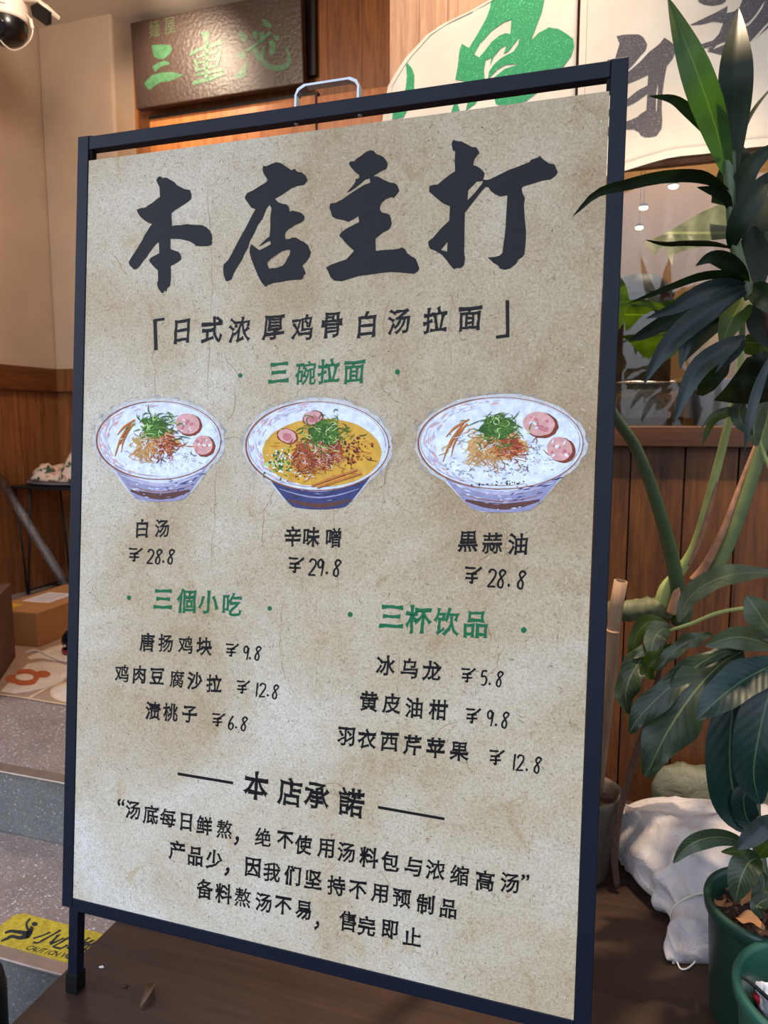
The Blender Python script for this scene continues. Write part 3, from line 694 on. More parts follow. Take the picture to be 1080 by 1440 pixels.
def ramen(cx, cy, rx, ry, bot, fw, kind, seed):
    r = random.Random(seed); mb = MB()
    cnt = [0]
    def nx():
        cnt[0] += 1; return (cnt[0] % 180) / 200.0
    F = lambda pts, k, ly, holes=(): mb.flat(bpt, pts, holes, pi_(k), ly + nx())
    S = lambda pts, ws, k, ly, n=None: add_stroke(mb, bpt, pts, ws, pi_(k), ly + nx(), n)
    u, v = rx / 100.0, ry / 100.0
    X = lambda x: cx + x * u
    Y = lambda y: cy + y * v
    fcx = cx + 2 * u
    # halo of faint pencil strokes
    hal = ell(cx, cy, rx + 4.5, ry + 5, 60, 0, 0.02, r)
    F(hal, 'halo', 0)
    F([(cx - rx - 6, cy + 8), (cx + rx + 6, cy + 8), (fcx + fw + 10, bot - 8), (fcx + fw * .6, bot + 6), (fcx - fw * .7, bot + 6), (fcx - fw - 10, bot - 8)], 'halo', 1)
    for i in range(150):
        t = r.uniform(0, 2 * PI); q = r.uniform(0.99, 1.10)
        x, y = cx + rx * q * math.cos(t) + r.uniform(-2, 2), cy + (ry * q + 4) * math.sin(t)
        a = t + PI / 2 + r.uniform(-.5, .5); L = r.uniform(3, 7)
        S([(x, y), (x + L * math.cos(a), y + L * math.sin(a))], [.5, .7], 'grey', 2, 2)
    # body
    def side(sg, y):                     # x of the outside of the bowl at height y
        tt = (y - cy) / (bot - cy); return fcx + sg * (rx * (1 - tt) ** 0.88 + fw * (1 - (1 - tt) ** 0.88))
    ys = [cy + (bot - cy) * i / 14 for i in range(15)]
    body = [(side(-1, y), y) for y in ys] + [(fcx - fw * math.cos(t * PI / 12), bot + 6.5 * math.sin(t * PI / 12)) for t in range(1, 12)] + [(side(1, y), y) for y in ys[::-1]]
    F(body, 'body' if kind != 1 else 'navy', 3)
    bands = [('lilac', .45, 5), ('bowl', .56, 5), ('lilac', .64, 4), ('foot', .90, 8), ('rim', .80, 1.2)] if kind != 1 else [('body', .60, 3), ('foot', .93, 6), ('body', .75, 2)]
    for kk, tt, w in bands:
        y = cy + (bot - cy) * tt; hw = (side(1, y) - side(-1, y)) / 2 * 0.97; sag = ry * .30 * (1 - tt) + 5.5
        S([(fcx - hw, y - sag * .2), (fcx - hw * .5, y + sag * .62), (fcx, y + sag), (fcx + hw * .5, y + sag * .62), (fcx + hw, y - sag * .2)], [w * .4, w, w * 1.1, w, w * .4], kk, 4, 24)
    for i in range(110):                 # watercolour strokes round the outside
        tt = r.uniform(.30, .96); y = cy + (bot - cy) * tt; hw = (side(1, y) - side(-1, y)) / 2 * .95; q = r.uniform(-.92, .80); L = r.uniform(.06, .2)
        f_ = lambda q: (fcx + hw * q, y + (ry * .30 * (1 - tt) + 5.5) * (1 - q * q))
        kk = r.choice(('bowl', 'lilac', 'white', 'body', 'grey')) if kind != 1 else r.choice(('body', 'navy', 'navy', 'black'))
        if q > .25: kk = 'navy' if kind != 1 and r.random() < .6 else kk
        S([f_(q), f_(q + L * .5), f_(min(.96, q + L))], [.4, r.uniform(.7, 2.2), .4], kk, 4, 6)
    for i in range(26):                  # dry-brush shading on the outside right
        tt = r.uniform(.42, .92); y = cy + (bot - cy) * tt; xx = fcx + (side(1, y) - fcx) * r.uniform(.15, .93)
        S([(xx, y), (xx + r.uniform(4, 12) * u, y - r.uniform(1, 5))], [.6, 1.8, .5], 'navy', 5, 5)
    # rim, inside, broth
    F(ell(cx, cy, rx, ry, 64), 'rim', 6)
    F(ell(cx, cy - .2, rx - 1.3, ry - 1.3, 64), 'bowl', 7)
    F(ell(cx - .8, cy - 1.6, rx - 3.6, ry - 3.6, 64), 'rim', 8)
    F(ell(cx - .8, cy - 1.9, rx - 4.4, ry - 4.2, 64), 'inner', 9)
    for i in range(300):                 # watercolour washes inside the bowl
        t = r.uniform(1.9, 4.6) if i % 3 else r.uniform(-0.9, 1.2); q = r.uniform(.80, .95)
        x, y = cx + rx * q * math.cos(t), cy + ry * q * math.sin(t); a = math.atan2(ry * math.cos(t), -rx * math.sin(t)); L = r.uniform(5, 14)
        S([(x, y), (x + L * math.cos(a), y + L * math.sin(a))], [.4, r.uniform(1.0, 3.6), .4], r.choice(('lilac', 'lilac', 'bowl', 'meat', 'white')) if i % 3 else r.choice(('bowl', 'white')), 10, 5)
    br = ell(X(6), Y(14), rx * .83, ry * .76, 56, 0, .012, r)
    F(br, 'broth' if kind == 1 else 'white', 11)
    for i in range(70 if kind == 1 else 34):
        t = r.uniform(0, 2 * PI); q = r.uniform(.35, .95); x, y = X(6) + rx * .8 * q * math.cos(t), Y(14) + ry * .72 * q * math.sin(t)
        S([(x, y), (x + r.uniform(4, 12), y + r.uniform(-2, 3))], [.5, r.uniform(1, 3.2), .5], r.choice(('amber', 'amber', 'noodle', 'menma')) if kind == 1 else r.choice(('lilac', 'bowl', 'grey')), 12, 6)
    # toppings
    if kind == 1:
        for (mx_, my_, a) in ((-42, -22, .3), (-6, -62, -.2)):
            F(ell(X(mx_), Y(my_), 15 * u, 17 * v, 22, a, .05, r), 'mrim', 13); F(ell(X(mx_) - .4, Y(my_) - .6, 13 * u, 15 * v, 22, a, .06, r), 'meat', 14)
            F(ell(X(mx_), Y(my_) + 1, 7 * u, 8 * v, 12, a, .2, r), 'pink', 15)
        for i in range(90):
            x, y = X(r.gauss(48, 13)), Y(r.gauss(8, 17)); F(ell(x, y, r.uniform(1, 2.6), r.uniform(.8, 2.0), 6, r.uniform(0, 3), .3, r), r.choice(('dark', 'dark', 'chili')), 15)
        for i in range(110):
            x, y = X(r.gauss(-52, 10)), Y(r.gauss(38, 15)); F(ell(x, y, r.uniform(1.2, 2.8), r.uniform(.9, 1.9), 6, r.uniform(0, 3), .3, r), r.choice(('green', 'leek', 'pale', 'white')), 15)
        for i in range(30):
            x, y = X(r.gauss(-22, 9)), Y(r.gauss(62, 8)); F(ell(x, y, r.uniform(1, 2), r.uniform(.8, 1.5), 6, 0, .3, r), r.choice(('white', 'white', 'dark')), 15)
        for a0, b0, a1, b1 in ((-8, 88, 56, 52), (0, 92, 62, 60), (-2, 84, 40, 60)):
            S([(X(a0), Y(b0)), (X((a0 + a1) / 2), Y((b0 + b1) / 2 - 1)), (X(a1), Y(b1))], [2.2, 2.8, 1.6], 'menma', 16, 8); S([(X(a0), Y(b0 + 3)), (X(a1), Y(b1 + 3))], [.6, .8], 'mrim', 17, 4)
        ncx, ncy = 2, 12
    else:
        for (mx_, my_, rw, rh, a) in ((46, -42, 21, 28, .15), (71, 12, 17, 27, .45)):
            F(ell(X(mx_) + 3 * u, Y(my_) + 3 * v, rw * u, rh * v, 26, a, .03, r), 'mrim', 13); F(ell(X(mx_), Y(my_), (rw - 1.5) * u, (rh - 2) * v, 26, a, .03, r), 'meat', 14)
            for i in range(16): F(ell(X(mx_ + r.uniform(-11, 11)), Y(my_ + r.uniform(-16, 16)), r.uniform(1, 3.4) * u, r.uniform(1.5, 5) * v, 8, r.uniform(0, 3), .3, r), r.choice(('pink', 'meat', 'white', 'pink')), 15)
        for a0, b0, a1, b1, w in ((-44, -46, -70, 40, 2.6), (-40, -42, -62, 10, 3.0), (-38, -52, -66, -14, 2.6), (-44, -34, -60, 30, 1.6)):
            S([(X(a0), Y(b0)), (X((a0 + a1) / 2 - 4), Y((b0 + b1) / 2)), (X(a1), Y(b1))], [w, w * 1.3, w * .5], 'menma', 16, 8)
            S([(X(a0), Y(b0) + 1), (X((a0 + a1) / 2 - 3), Y((b0 + b1) / 2) + 1), (X(a1), Y(b1))], [.5, .8, .4], 'mrim', 17, 8)
        for i in range(46):
            x, y = X(r.gauss(4, 22)), Y(r.gauss(62, 11)); S([(x, y), (x + r.uniform(-5, 5), y + r.uniform(-4, 1)), (x + r.uniform(-3, 6), y + r.uniform(-2, 3))], [.5, .9, .4], 'lilac' if kind == 0 else r.choice(('lilac', 'grey', 'black')), 13, 8)
        if kind == 2:
            for i in range(60):
                bx, by = r.choice(((-62, 44), (-46, 60), (40, 14), (24, 62), (-50, -14))); x, y = X(r.gauss(bx, 7)), Y(r.gauss(by, 7))
                F(ell(x, y, r.uniform(.8, 3), r.uniform(.7, 2.4), 7, 0, .2, r), 'grey', 13)
            for i in range(22):
                x, y = X(r.gauss(8, 14)), Y(r.gauss(86, 3)); F(ell(x, y, r.uniform(1, 2.4), r.uniform(.7, 1.3), 6, r.uniform(0, 3), .3, r), 'black', 14)
        for i in range(26):
            x, y = X(r.gauss(48, 8)), Y(r.gauss(38, 7)); F(ell(x, y, .8, .7, 5), r.choice(('menma', 'grey', 'leek')), 14)
        ncx, ncy = -4, 4
    nx_, ny_ = (37, 30) if kind != 1 else (38, 33)
    mound = ell(X(ncx), Y(ncy), nx_ * u * .92, ny_ * v, 26, 0, .14, r)
    F(mound, 'noodle' if kind != 1 else 'chili', 18)
    F([(X(ncx + (p[0] - X(ncx)) / u * .62 + 9), Y(ncy + (p[1] - Y(ncy)) / v * .72 + 4)) for p in mound], 'chili' if kind != 1 else 'mrim', 19)
    for i in range(260):                 # noodle and chilli tangle
        x, y = ncx + r.gauss(0, nx_ * .50), ncy + r.gauss(2, ny_ * .52)
        red = (x > ncx - 2 + r.gauss(0, 7)) if kind != 1 else r.random() < .75
        kk = r.choice(('chili', 'chili', 'dark', 'menma', 'meat')) if red else r.choice(('noodle', 'noodle', 'nood2', 'menma', 'white'))
        L = r.uniform(6, 16); a = r.uniform(-.4, 2.4)
        p = [(X(x), Y(y)), (X(x + L * math.cos(a) * .6 + r.uniform(-4, 4)), Y(y + L * math.sin(a) * .8)), (X(x + L * math.cos(a) + r.uniform(-4, 4)), Y(y + L * math.sin(a) * 1.4))]
        S(p, [.5, r.uniform(.8, 1.8), .5], kk, 20 + i % 3, 8)
    for i in range(34):                  # loose strands trailing to the lower left
        x, y = ncx + r.uniform(-30, 4), ncy + r.uniform(4, 26)
        p = [(X(x), Y(y)), (X(x - r.uniform(2, 10)), Y(y + r.uniform(5, 12))), (X(x - r.uniform(-6, 16)), Y(y + r.uniform(14, 24))), (X(x + r.uniform(-14, 10)), Y(y + r.uniform(20, 34)))]
        S(p, [.5, r.uniform(.9, 1.6), 1.1, .4], r.choice(('noodle', 'noodle', 'nood2', 'menma')) if kind != 1 else r.choice(('chili', 'menma', 'mrim')), 20 + i % 3, 10)
    S([(cx + rx * math.cos(t), cy + ry * math.sin(t)) for t in [1.9 + 2.6 * k / 20 for k in range(21)]], [.6, 1.6, 2.2, 1.6, .6], 'rim', 12, 40)
    gx, gy = (ncx - 1, ncy - 40) if kind != 1 else (ncx + 8, ncy - 46)
    F(ell(X(gx), Y(gy + 2), 21 * u, 24 * v, 20, 0, .2, r), 'leek', 22)
    for i in range(120):                 # shredded leek on top
        x, y = gx + r.gauss(0, 14), gy + r.gauss(3, 16); a = r.uniform(0, 2 * PI); L = r.uniform(9, 22); cv = r.uniform(-1.4, 1.4)
        p = [(X(x), Y(y))]
        for q in range(3):
            aa = a + cv * q; p.append((p[-1][0] + math.cos(aa) * L * u / 3, p[-1][1] + math.sin(aa) * L * v / 2.2))
        S(p, [.5, r.uniform(1.1, 2.0), 1.2, .4], r.choice(('green', 'green', 'leek', 'leek', 'pale')), 23 + i % 3, 9)
    o = emit('ramen_bowl_picture', mb, PMATS, poster)
    return o
for a in ((224, 619.5, 87.5, 55.5, 699, 36, 0, 5), (447, 627.5, 100.5, 63, 710, 40, 1, 11), (704.5, 623.5, 116, 65, 714, 44, 2, 23)):
    ramen(*a)

# ------------------------------------------------------------------ hanging carved shop sign
M_SIGN = simple('sign_lacquer', (60, 44, 38), 0.40, 0.10, 30, bmp=1.0, bscale=62, spec=0.6)
M_CARVE = simple('carved_green', (62, 104, 72), 0.4, 0.30, 30, bmp=0.8, bscale=70)
M_EDGE = simple('sign_edge', (44, 28, 20), 0.5)
SB = W(-1.785, 3.06, 2.385)
TILT = Matrix.Rotation(math.radians(3.0), 4, 'X')
SM = FM @ TILT
hang = thing('hanging_signboard', 'dark brown carved shop board with three large green characters, hung under the ceiling', 'sign', SB, SM)
SX = Matrix.Translation(SB) @ SM
mb = MB(); mb.box(-0.425, 0.425, 0.0, 0.045, 0.0, 0.365, 0, SX); emit('panel', mb, [M_SIGN], hang, bevel=0.004)
mb = MB(); mb.box(-0.40, 0.40, 0.045, 0.085, 0.02, 0.34, 0, SX); emit('backing_block', mb, M_EDGE, hang)
SNRM = (SX.to_3x3() @ Vector((0, 1, 0))).normalized()
def spt(px, py, layer=0):
    d = ray(px, py); p = CAM + d * (SNRM.dot(SB - CAM) / SNRM.dot(d))
    return p - SNRM * (0.0008 + 0.001 * layer)
def scr(pts): return crop(pts, 4.154, 180, 0)
def sign_char(polys, strokes):
    mb = MB()
    for p in polys: mb.flat(spt, scr(p))
    for p, w in strokes: add_stroke(mb, spt, scr(p), [q * 1.2 / 4.154 for q in w], 0, 1)
    o = emit('carved_lettering', mb, M_CARVE, hang)
    b = o.modifiers.new('solid', 'SOLIDIFY'); b.thickness = 0.004; b.offset = 1
sign_char([[(138,265),(200,260),(245,262),(260,285),(245,315),(210,345),(175,345),(150,325)], [(143,390),(170,370),(215,355),(243,365),(240,378),(205,385),(180,400),(160,422)],
           [(95,485),(140,440),(190,425),(260,420),(325,438),(280,460),(240,475),(190,480),(160,500),(130,525),(110,515)]], [])
sign_char([[(425,190),(455,182),(480,187),(470,210),(465,245),(450,245),(440,215)]],
          [([(360,325),(395,300),(460,275),(550,248)], [10,18,16,22]), ([(410,335),(470,315),(535,298)], [10,14,16]), ([(395,345),(400,380),(402,420)], [18,14,10]), ([(535,300),(530,345),(520,385)], [16,14,10]),
           ([(405,372),(470,355),(525,345)], [8,10,10]), ([(405,410),(470,395),(530,380)], [10,12,12]), ([(466,240),(462,330),(460,400),(462,465)], [16,16,16,18]), ([(400,440),(470,425),(555,405)], [12,14,18]), ([(380,490),(410,478),(470,462),(555,430)], [18,20,22,20])])
sign_char([[(640,195),(665,185),(700,210),(702,235),(680,248),(655,225)], [(637,315),(660,300),(690,310),(695,335),(670,348),(645,335)], [(615,440),(650,420),(675,385),(695,345),(700,360),(690,410),(690,440),(660,462),(630,455)],
           [(782,112),(810,118),(845,155),(825,165),(795,150)], [(728,185),(750,180),(760,215),(742,235),(730,215)], [(765,190),(795,185),(800,225),(785,245),(770,225)], [(850,205),(880,210),(888,232),(870,240),(852,228)],
           [(820,240),(850,235),(865,255),(858,310),(840,328),(822,310),(832,275)], [(728,285),(750,275),(775,310),(785,350),(765,360),(742,330)]],
          [([(690,300),(735,270),(780,235),(835,190)], [20,14,14,18]), ([(800,265),(788,310),(790,360),(830,392),(890,398),(935,375),(942,330),(918,260)], [10,14,20,26,28,26,18,3])])
for ch, px, py in (('麺', 217, 41), ('屋', 239, 36)):
    mb = MB()
    def sfn(x, y, layer): return SX @ Vector((x, -0.0012, y))
    q = SX.inverted() @ spt(px, py); put_glyph(mb, ch + '~', sfn, q.x, q.z, 0.075, 0, 0, wob=0.012, sx=0.8)
    emit('small_carved_lettering', mb, simple('carved_dim', (74, 84, 58), 0.5), hang)

# ------------------------------------------------------------------ shop curtain
def cn(s, z): return 1.78 + 0.0045 * math.sin(s * 17 + 0.6) * (1 + 0.3 * math.sin(z * 5)) + 0.002 * math.sin(s * 43 + z * 9)
def cloth_mat():
    m, nt, b, out = newmat('curtain_linen')
    v = coords(nt)
    wx = nn(nt, 'ShaderNodeTexWave', wave_type='BANDS', bands_direction='X'); wx.inputs['Scale'].default_value = 260; wx.inputs['Distortion'].default_value = 1.5
    wz = nn(nt, 'ShaderNodeTexWave', wave_type='BANDS', bands_direction='Z'); wz.inputs['Scale'].default_value = 260; wz.inputs['Distortion'].default_value = 1.5
    nt.links.new(v, wx.inputs[0]); nt.links.new(v, wz.inputs[0])
    ad = nn(nt, 'ShaderNodeMath', operation='ADD'); nt.links.new(wx.outputs['Fac'], ad.inputs[0]); nt.links.new(wz.outputs['Fac'], ad.inputs[1])
    c = ramp(nt, noisen(nt, v, 5, 4), [(0.3, lin((214, 198, 178))), (0.7, lin((232, 220, 204)))])
    c2 = ramp(nt, ad.outputs[0], [(0.2, (0.9, 0.9, 0.9, 1)), (1.0, (1.02, 1.02, 1.02, 1))])
    nt.links.new(mixc(nt, 1.0, c, c2, 'MULTIPLY'), b.inputs['Base Color']); b.inputs['Roughness'].default_value = 0.9
    bump(nt, b, ad.outputs[0], 0.15, 0.001); return m
M_CLOTH = cloth_mat()
def printmat(name, c):
    m, nt, b, out = newmat(name); v = coords(nt)
    n1 = noisen(nt, v, 420, 2, 0.8)
    cc = ramp(nt, n1, [(0.56, lin(c)), (0.70, tuple(min(1, x * 2.4 + .10) for x in lin(c)[:3]) + (1,))])
    nt.links.new(cc, b.inputs['Base Color']); b.inputs['Roughness'].default_value = 0.9; return m
M_CGREEN = printmat('curtain_green', (50, 142, 92)); M_CGREY = printmat('curtain_grey', (86, 80, 82))
curtain = thing('shop_curtain', 'cream linen shop curtain with big green and grey brush characters over the window', 'curtain', W(0.2, 1.78, 1.5), FM)
mb = MB()
mb.tube([W(-0.62, 1.78, 2.36), W(1.35, 1.78, 2.36)], 0.012, 10); emit('rod', mb, M_FRONTWOOD, curtain)
EDGE = [(fs(px, py, 1.78).z, fs(px, py, 1.78).x) for px, py in ((537, 260), (537, 172), (546, 122), (570, 84), (604, 46), (690, -2), (760, -40))]
def left_edge(z):
    if z <= EDGE[0][0]: return EDGE[0][1]
    for (z0, s0), (z1, s1) in zip(EDGE[:-1], EDGE[1:]):
        if z <= z1: return s0 + (s1 - s0) * (z - z0) / (z1 - z0)
    return min(-0.15, EDGE[-1][1] + (z - EDGE[-1][0]) * 0.25)
BOT = [(fs(px, py, 1.78).x, fs(px, py, 1.78).z) for px, py in ((813, 262), (879, 240), (911, 229), (945, 220.5), (1015, 214), (1080, 207))]
def bottom(s):
    if s <= BOT[0][0]: return BOT[0][1]
    for (s0, z0), (s1, z1) in zip(BOT[:-1], BOT[1:]):
        if s <= s1: return z0 + (z1 - z0) * (s - s0) / (s1 - s0)
    return BOT[-1][1]
S_SLIT = fs(813, 60, 1.78).x
def panel(s_l, s_r, zb, zt, nu, nv):
    mb = MB(); k = nu + 1
    for j in range(nv + 1):
        for i in range(k):
            z = (zb(0) if s_l(0) is not None and False else 0)
            tz = j / nv; ts = i / nu
            s_guess = s_l(1.5) + (s_r - s_l(1.5)) * ts
            z = zb(s_guess) + (zt - zb(s_guess)) * tz
            s = s_l(z) + (s_r - s_l(z)) * ts
            mb.v.append(W(s, cn(s, z), z))
    for j in range(nv):
        for i in range(nu): mb.face((j * k + i, j * k + i + 1, (j + 1) * k + i + 1, (j + 1) * k + i), 0, True)
    return mb
p1 = emit('curtain_panel', panel(left_edge, S_SLIT - 0.003, lambda s: 1.50, 2.37, 40, 44), M_CLOTH, curtain, solid=0.0015); p1['label'] = 'curtain panel with a green character'
p2 = emit('curtain_panel', panel(lambda z: S_SLIT + 0.003, 1.25, bottom, 2.37, 70, 34), M_CLOTH, curtain, solid=0.0015); p2['label'] = 'curtain panel with grey characters'
def hem(path, w, par):                        # folded hem lying on the cloth
    mb = MB(); k = 0
    for (s, z), (ds, dz) in path:
        mb.v.append(W(s, cn(s, z) - 0.0014, z)); s2, z2 = s + ds * w, z + dz * w; mb.v.append(W(s2, cn(s2, z2) - 0.0014, z2))
    for i in range(len(path) - 1): mb.face((2 * i, 2 * i + 1, 2 * i + 3, 2 * i + 2), 0, True)
    emit('hem', mb, M_CLOTH, par)
hem([((s, bottom(s) + 0.0005), (0, 1)) for s in [S_SLIT + 0.004 + (1.24 - S_SLIT) * i / 50 for i in range(51)]], 0.016, p2)
hem([((S_SLIT + 0.0035, z), (1, 0)) for z in [1.50 + 0.86 * i / 30 for i in range(31)]], 0.014, p2)
hem([((left_edge(z) + 0.0005, z), (1, 0)) for z in [1.50 + 0.80 * i / 40 for i in range(41)]], 0.012, p1)
def fine_flat(mb, fn, outer, holes=(), mi=0, layer=0, maxe=14):
    loops = [outer] + list(holes)
    tris = tessellate_polygon([[Vector((p[0], p[1], 0)) for p in lp] for lp in loops]); pts = [tuple(p) for lp in loops for p in lp]
    todo = [tuple(pts[i] for i in t) for t in tris]; done = []
    while todo:
        a, b, c = todo.pop()
        L = [(math.dist(a, b), a, b, c), (math.dist(b, c), b, c, a), (math.dist(c, a), c, a, b)]
        l, p, q, r = max(L)
        if l > maxe:
            m = ((p[0] + q[0]) / 2, (p[1] + q[1]) / 2); todo += [(p, m, r), (m, q, r)]
        else: done.append((a, b, c))
    idx = {}
    for t in done:
        f = []
        for p in t:
            key = (round(p[0], 4), round(p[1], 4))
            if key not in idx: idx[key] = len(mb.v); mb.v.append(fn(p[0], p[1], layer))
            f.append(idx[key])
        if len(set(f)) == 3: mb.face(f, mi)
def cpt(px, py, layer=0):
    q = fs(px, py, 1.78); return W(q.x, cn(q.x, q.z) - 0.0010 - 0.0004 * layer, q.z)
def c36(p): return crop(p, 3.6, 530, 0)
def c49(p): return crop(p, 4.909, 860, 0)
mb = MB()
fine_flat(mb, cpt, c36([(590,-60),(860,-60),(835,60),(800,150),(780,205),(820,165),(870,140),(920,150),(965,180),(995,205),(1000,240),(985,290),(950,335),(880,420),(800,480),(760,510),(730,520),(640,530),(600,520),(570,400),(600,378),(645,345),(705,328),(715,322),(650,325),(610,345),(585,370),(560,395),(565,355),(590,320),(625,290),(690,260),(715,225),(722,185),(700,215),(660,262),(640,268),(656,225),(625,240),(590,280),(570,325),(577,285),(548,300),(540,350),(546,405),(520,470),(500,520),(450,560),(462,500),(440,410),(398,405),(410,340),(418,260),(430,222),(465,240),(500,180),(550,90),(570,40)]),
          [c36([(490,270),(520,215),(580,150),(640,110),(680,97),(675,170),(650,165),(620,175),(580,205),(540,255),(515,285)])])
fine_flat(mb, cpt, c36([(150,315),(180,350),(193,385),(192,455),(186,520),(160,560),(140,600),(80,610),(85,560),(130,500),(150,455),(155,390)]))
fine_flat(mb, cpt, c36([(380,560),(400,500),(420,560),(400,590),(375,590)]))
emit('green_lettering', mb, M_CGREEN, p1)
mb = MB()
fine_flat(mb, cpt, c49([(35,250),(70,240),(120,234),(190,235),(220,255),(245,300),(235,340),(190,390),(150,440),(110,480),(-60,560),(-40,480),(20,420),(55,300)]))
fine_flat(mb, cpt, c49([(100,505),(200,420),(260,355),(330,300),(365,255),(400,275),(440,310),(442,350),(420,400),(380,450),(365,530),(350,640),(345,730),(350,830),(345,880),(310,930),(270,938),(230,940),(200,925),(190,905),(150,885),(100,890),(-60,960),(-80,900),(60,850),(130,825),(180,800),(200,780),(240,755),(247,640),(180,690),(110,730),(-40,820),(-40,770),(60,715),(120,670),(180,620),(248,585),(253,510),(190,540),(120,570),(-30,660),(-20,600)]),
          [c49([(308,640),(314,600),(320,555),(322,600),(318,680),(312,760),(305,770)])])
fine_flat(mb, cpt, c49([(540,165),(620,130),(720,90),(800,50),(790,100),(840,90),(880,60),(930,-60),(1180,-60),(1180,120),(1100,180),(1020,250),(940,330),(910,372),(890,355),(760,384),(660,352),(720,315),(640,330),(620,300),(700,280),(740,240),(760,190),(770,165),(700,150),(620,165)]),
          [c49([(860,190),(900,180),(940,165),(990,110),(1035,40),(1060,10),(1040,60),(1000,120),(950,180),(900,210),(870,215)]), c49([(910,340),(960,290),(1040,200),(1090,150),(1095,160),(1040,225),(980,290),(930,340)]), c49([(660,335),(760,300),(840,285),(850,290),(760,320),(700,345)])])
fine_flat(mb, cpt, c49([(585,-30),(800,-30),(785,15),(760,33),(700,42),(640,30),(605,10)]))
emit('grey_lettering', mb, M_CGREY, p2)

# ------------------------------------------------------------------ security camera under the ceiling
M_IVORY = simple('ivory_plastic', (226, 212, 196), 0.45, 0.04); M_BLKP = simple('black_plastic', (14, 14, 16), 0.25, 0.05)
CC = fac(8, 34, 2.36)
cctv = thing('security_camera', 'white dome security camera hanging under the ceiling above the side wall', 'camera', CC, FM)
CX = Matrix.Translation(CC) @ FM
mb = MB(); mb.lathe([(0.001, 0.135), (0.05, 0.132), (0.074, 0.115), (0.080, 0.08), (0.0815, 0.015), (0.078, 0.005), (0.001, 0.004)], 48, 0, CX); emit('housing', mb, M_IVORY, cctv)
mb = MB(); mb.tube([CX @ Vector((0.0, 0.02, 0.12)), CX @ Vector((0.0, 0.02, W(0, 0, 2.78).z - CC.z))], 0.024, 20); emit('ceiling_arm', mb, M_IVORY, cctv)
mb = MB(); mb.lathe([(0.077, 0.006), (0.0775, -0.012), (0.072, -0.036), (0.058, -0.056), (0.036, -0.068), (0.001, -0.072)], 48, 0, CX); ball = emit('lens_dome', mb, M_BLKP, cctv)
mb = MB(); dirv = Vector((0.28, -0.85, -0.45)).normalized()
lc = Vector((0, 0, -0.002)) + dirv * 0.064
Lq = dirv.to_track_quat('Z', 'Y').to_matrix().to_4x4()
mb.lathe([(0.030, 0.0), (0.030, 0.012), (0.024, 0.016), (0.020, 0.010), (0.001, 0.012)], 28, 0, CX @ Matrix.Translation(lc) @ Lq); emit('lens', mb, simple('lens_black', (10, 10, 13), 0.12), ball)
for i in range(4):
    d = Vector((-0.02 + 0.16 * (i + .4), -0.86, -0.58 - 0.05 * math.sin(PI * i / 3))).normalized()
    mb = MB(); mb.sphere(Vector((0, 0, -0.002)) + d * 0.0725, 0.006, 0, 12, 8, CX); emit('infrared_led', mb, simple('led_lens', (190, 170, 168), 0.3), ball)
mb = MB()
for i in range(9):                            # the maker's small print, too fine to read
    a = -1.15 + i * 0.045; mb.box(-0.0012, 0.0012, -0.0004, 0.0004, -0.0022, 0.0022, 0, CX @ Matrix.Rotation(a + PI / 2, 4, 'Z') @ Matrix.Translation((0, -0.0812, 0.035)))
emit('small_print', mb, M_BLKP, cctv)
A0 = fac(58, 13, 2.36)
mb = MB()
hexp = [fac(px, py, 2.34) for px, py in ((43, 9), (52, 4), (67, 14), (67, 30), (60, 32), (46, 22))]
mb.add(hexp + [h + FM @ Vector((0, 0.018, 0)) for h in hexp], [tuple(range(6)), tuple(range(11, 5, -1))] + [(i, (i + 1) % 6, 6 + (i + 1) % 6, 6 + i) for i in range(6)])
emit('antenna', mb, M_BLKP, cctv, bevel=0.002)
mb = MB()
br = [fac(px, py, 2.36) for px, py in ((52, 0), (54, -2), (73, 16), (71, 20))]
mb.add(br + [h + FM @ Vector((0, 0.04, 0)) for h in br], [(0, 1, 2, 3), (7, 6, 5, 4)] + [(i, (i + 1) % 4, 4 + (i + 1) % 4, 4 + i) for i in range(4)])
mb.tube([fac(30, -4, 2.37), fac(54, -1, 2.375)], 0.014, 10)
emit('antenna_bracket', mb, M_IVORY, cctv, bevel=0.001)
mb = MB(); mb.tube(smooth_path([fac(px, py, 2.33) for px, py in ((37, 20), (43, 28), (46, 42), (43, 55), (33, 66), (20, 71), (8, 65), (0, 56))], 30), 0.0024, 6)
mb.tube([fac(43, 27, 2.33), fac(46, 41, 2.33)], 0.006, 8); emit('cable', mb, M_IVORY, cctv)

# ------------------------------------------------------------------ things in the entrance on the left
FZ = 0.134
def patpt(px, py, layer=0): return gnd(px, py, FZ + 0.0042 + 0.0002 * layer)
PM = [simple('mat_tan', (170, 138, 114), 0.7), simple('mat_cream', (226, 206, 184), 0.7), simple('mat_orange', (184, 92, 46), 0.7), simple('mat_line', (222, 190, 150), 0.7)]
mb = MB(); mb.fbox(-2.55, -1.20, 1.632, 2.55, FZ, FZ + 0.004, 0)
z7 = lambda p: crop(p, 7.2, 0, 800)
mb.flat(patpt, z7([(5,1240),(60,1180),(180,1060),(280,960),(420,935),(560,945),(680,975),(720,1000),(700,1070),(600,1150),(460,1205),(280,1245),(140,1262)]), (), 1, 1)
mb.flat(patpt, z7(ell(720, 1250, 215, 105, 30)), (), 3, 1); mb.flat(patpt, z7(ell(735, 1255, 200, 92, 30)), (), 1, 2)
mb.flat(patpt, z7([(280,1302),(320,1300),(480,1215),(640,1140),(700,1080),(660,1110),(500,1195),(420,1225)]), (), 3, 3)
mb.flat(patpt, z7([(280,890),(400,840),(520,790),(690,750),(760,800),(690,930),(560,930),(440,905),(300,915)]), (), 1, 1)
mb.flat(patpt, z7([(-20,1262),(300,1305),(500,1340),(800,1385),(800,1396),(480,1350),(200,1300),(-20,1272)]), (), 3, 1)
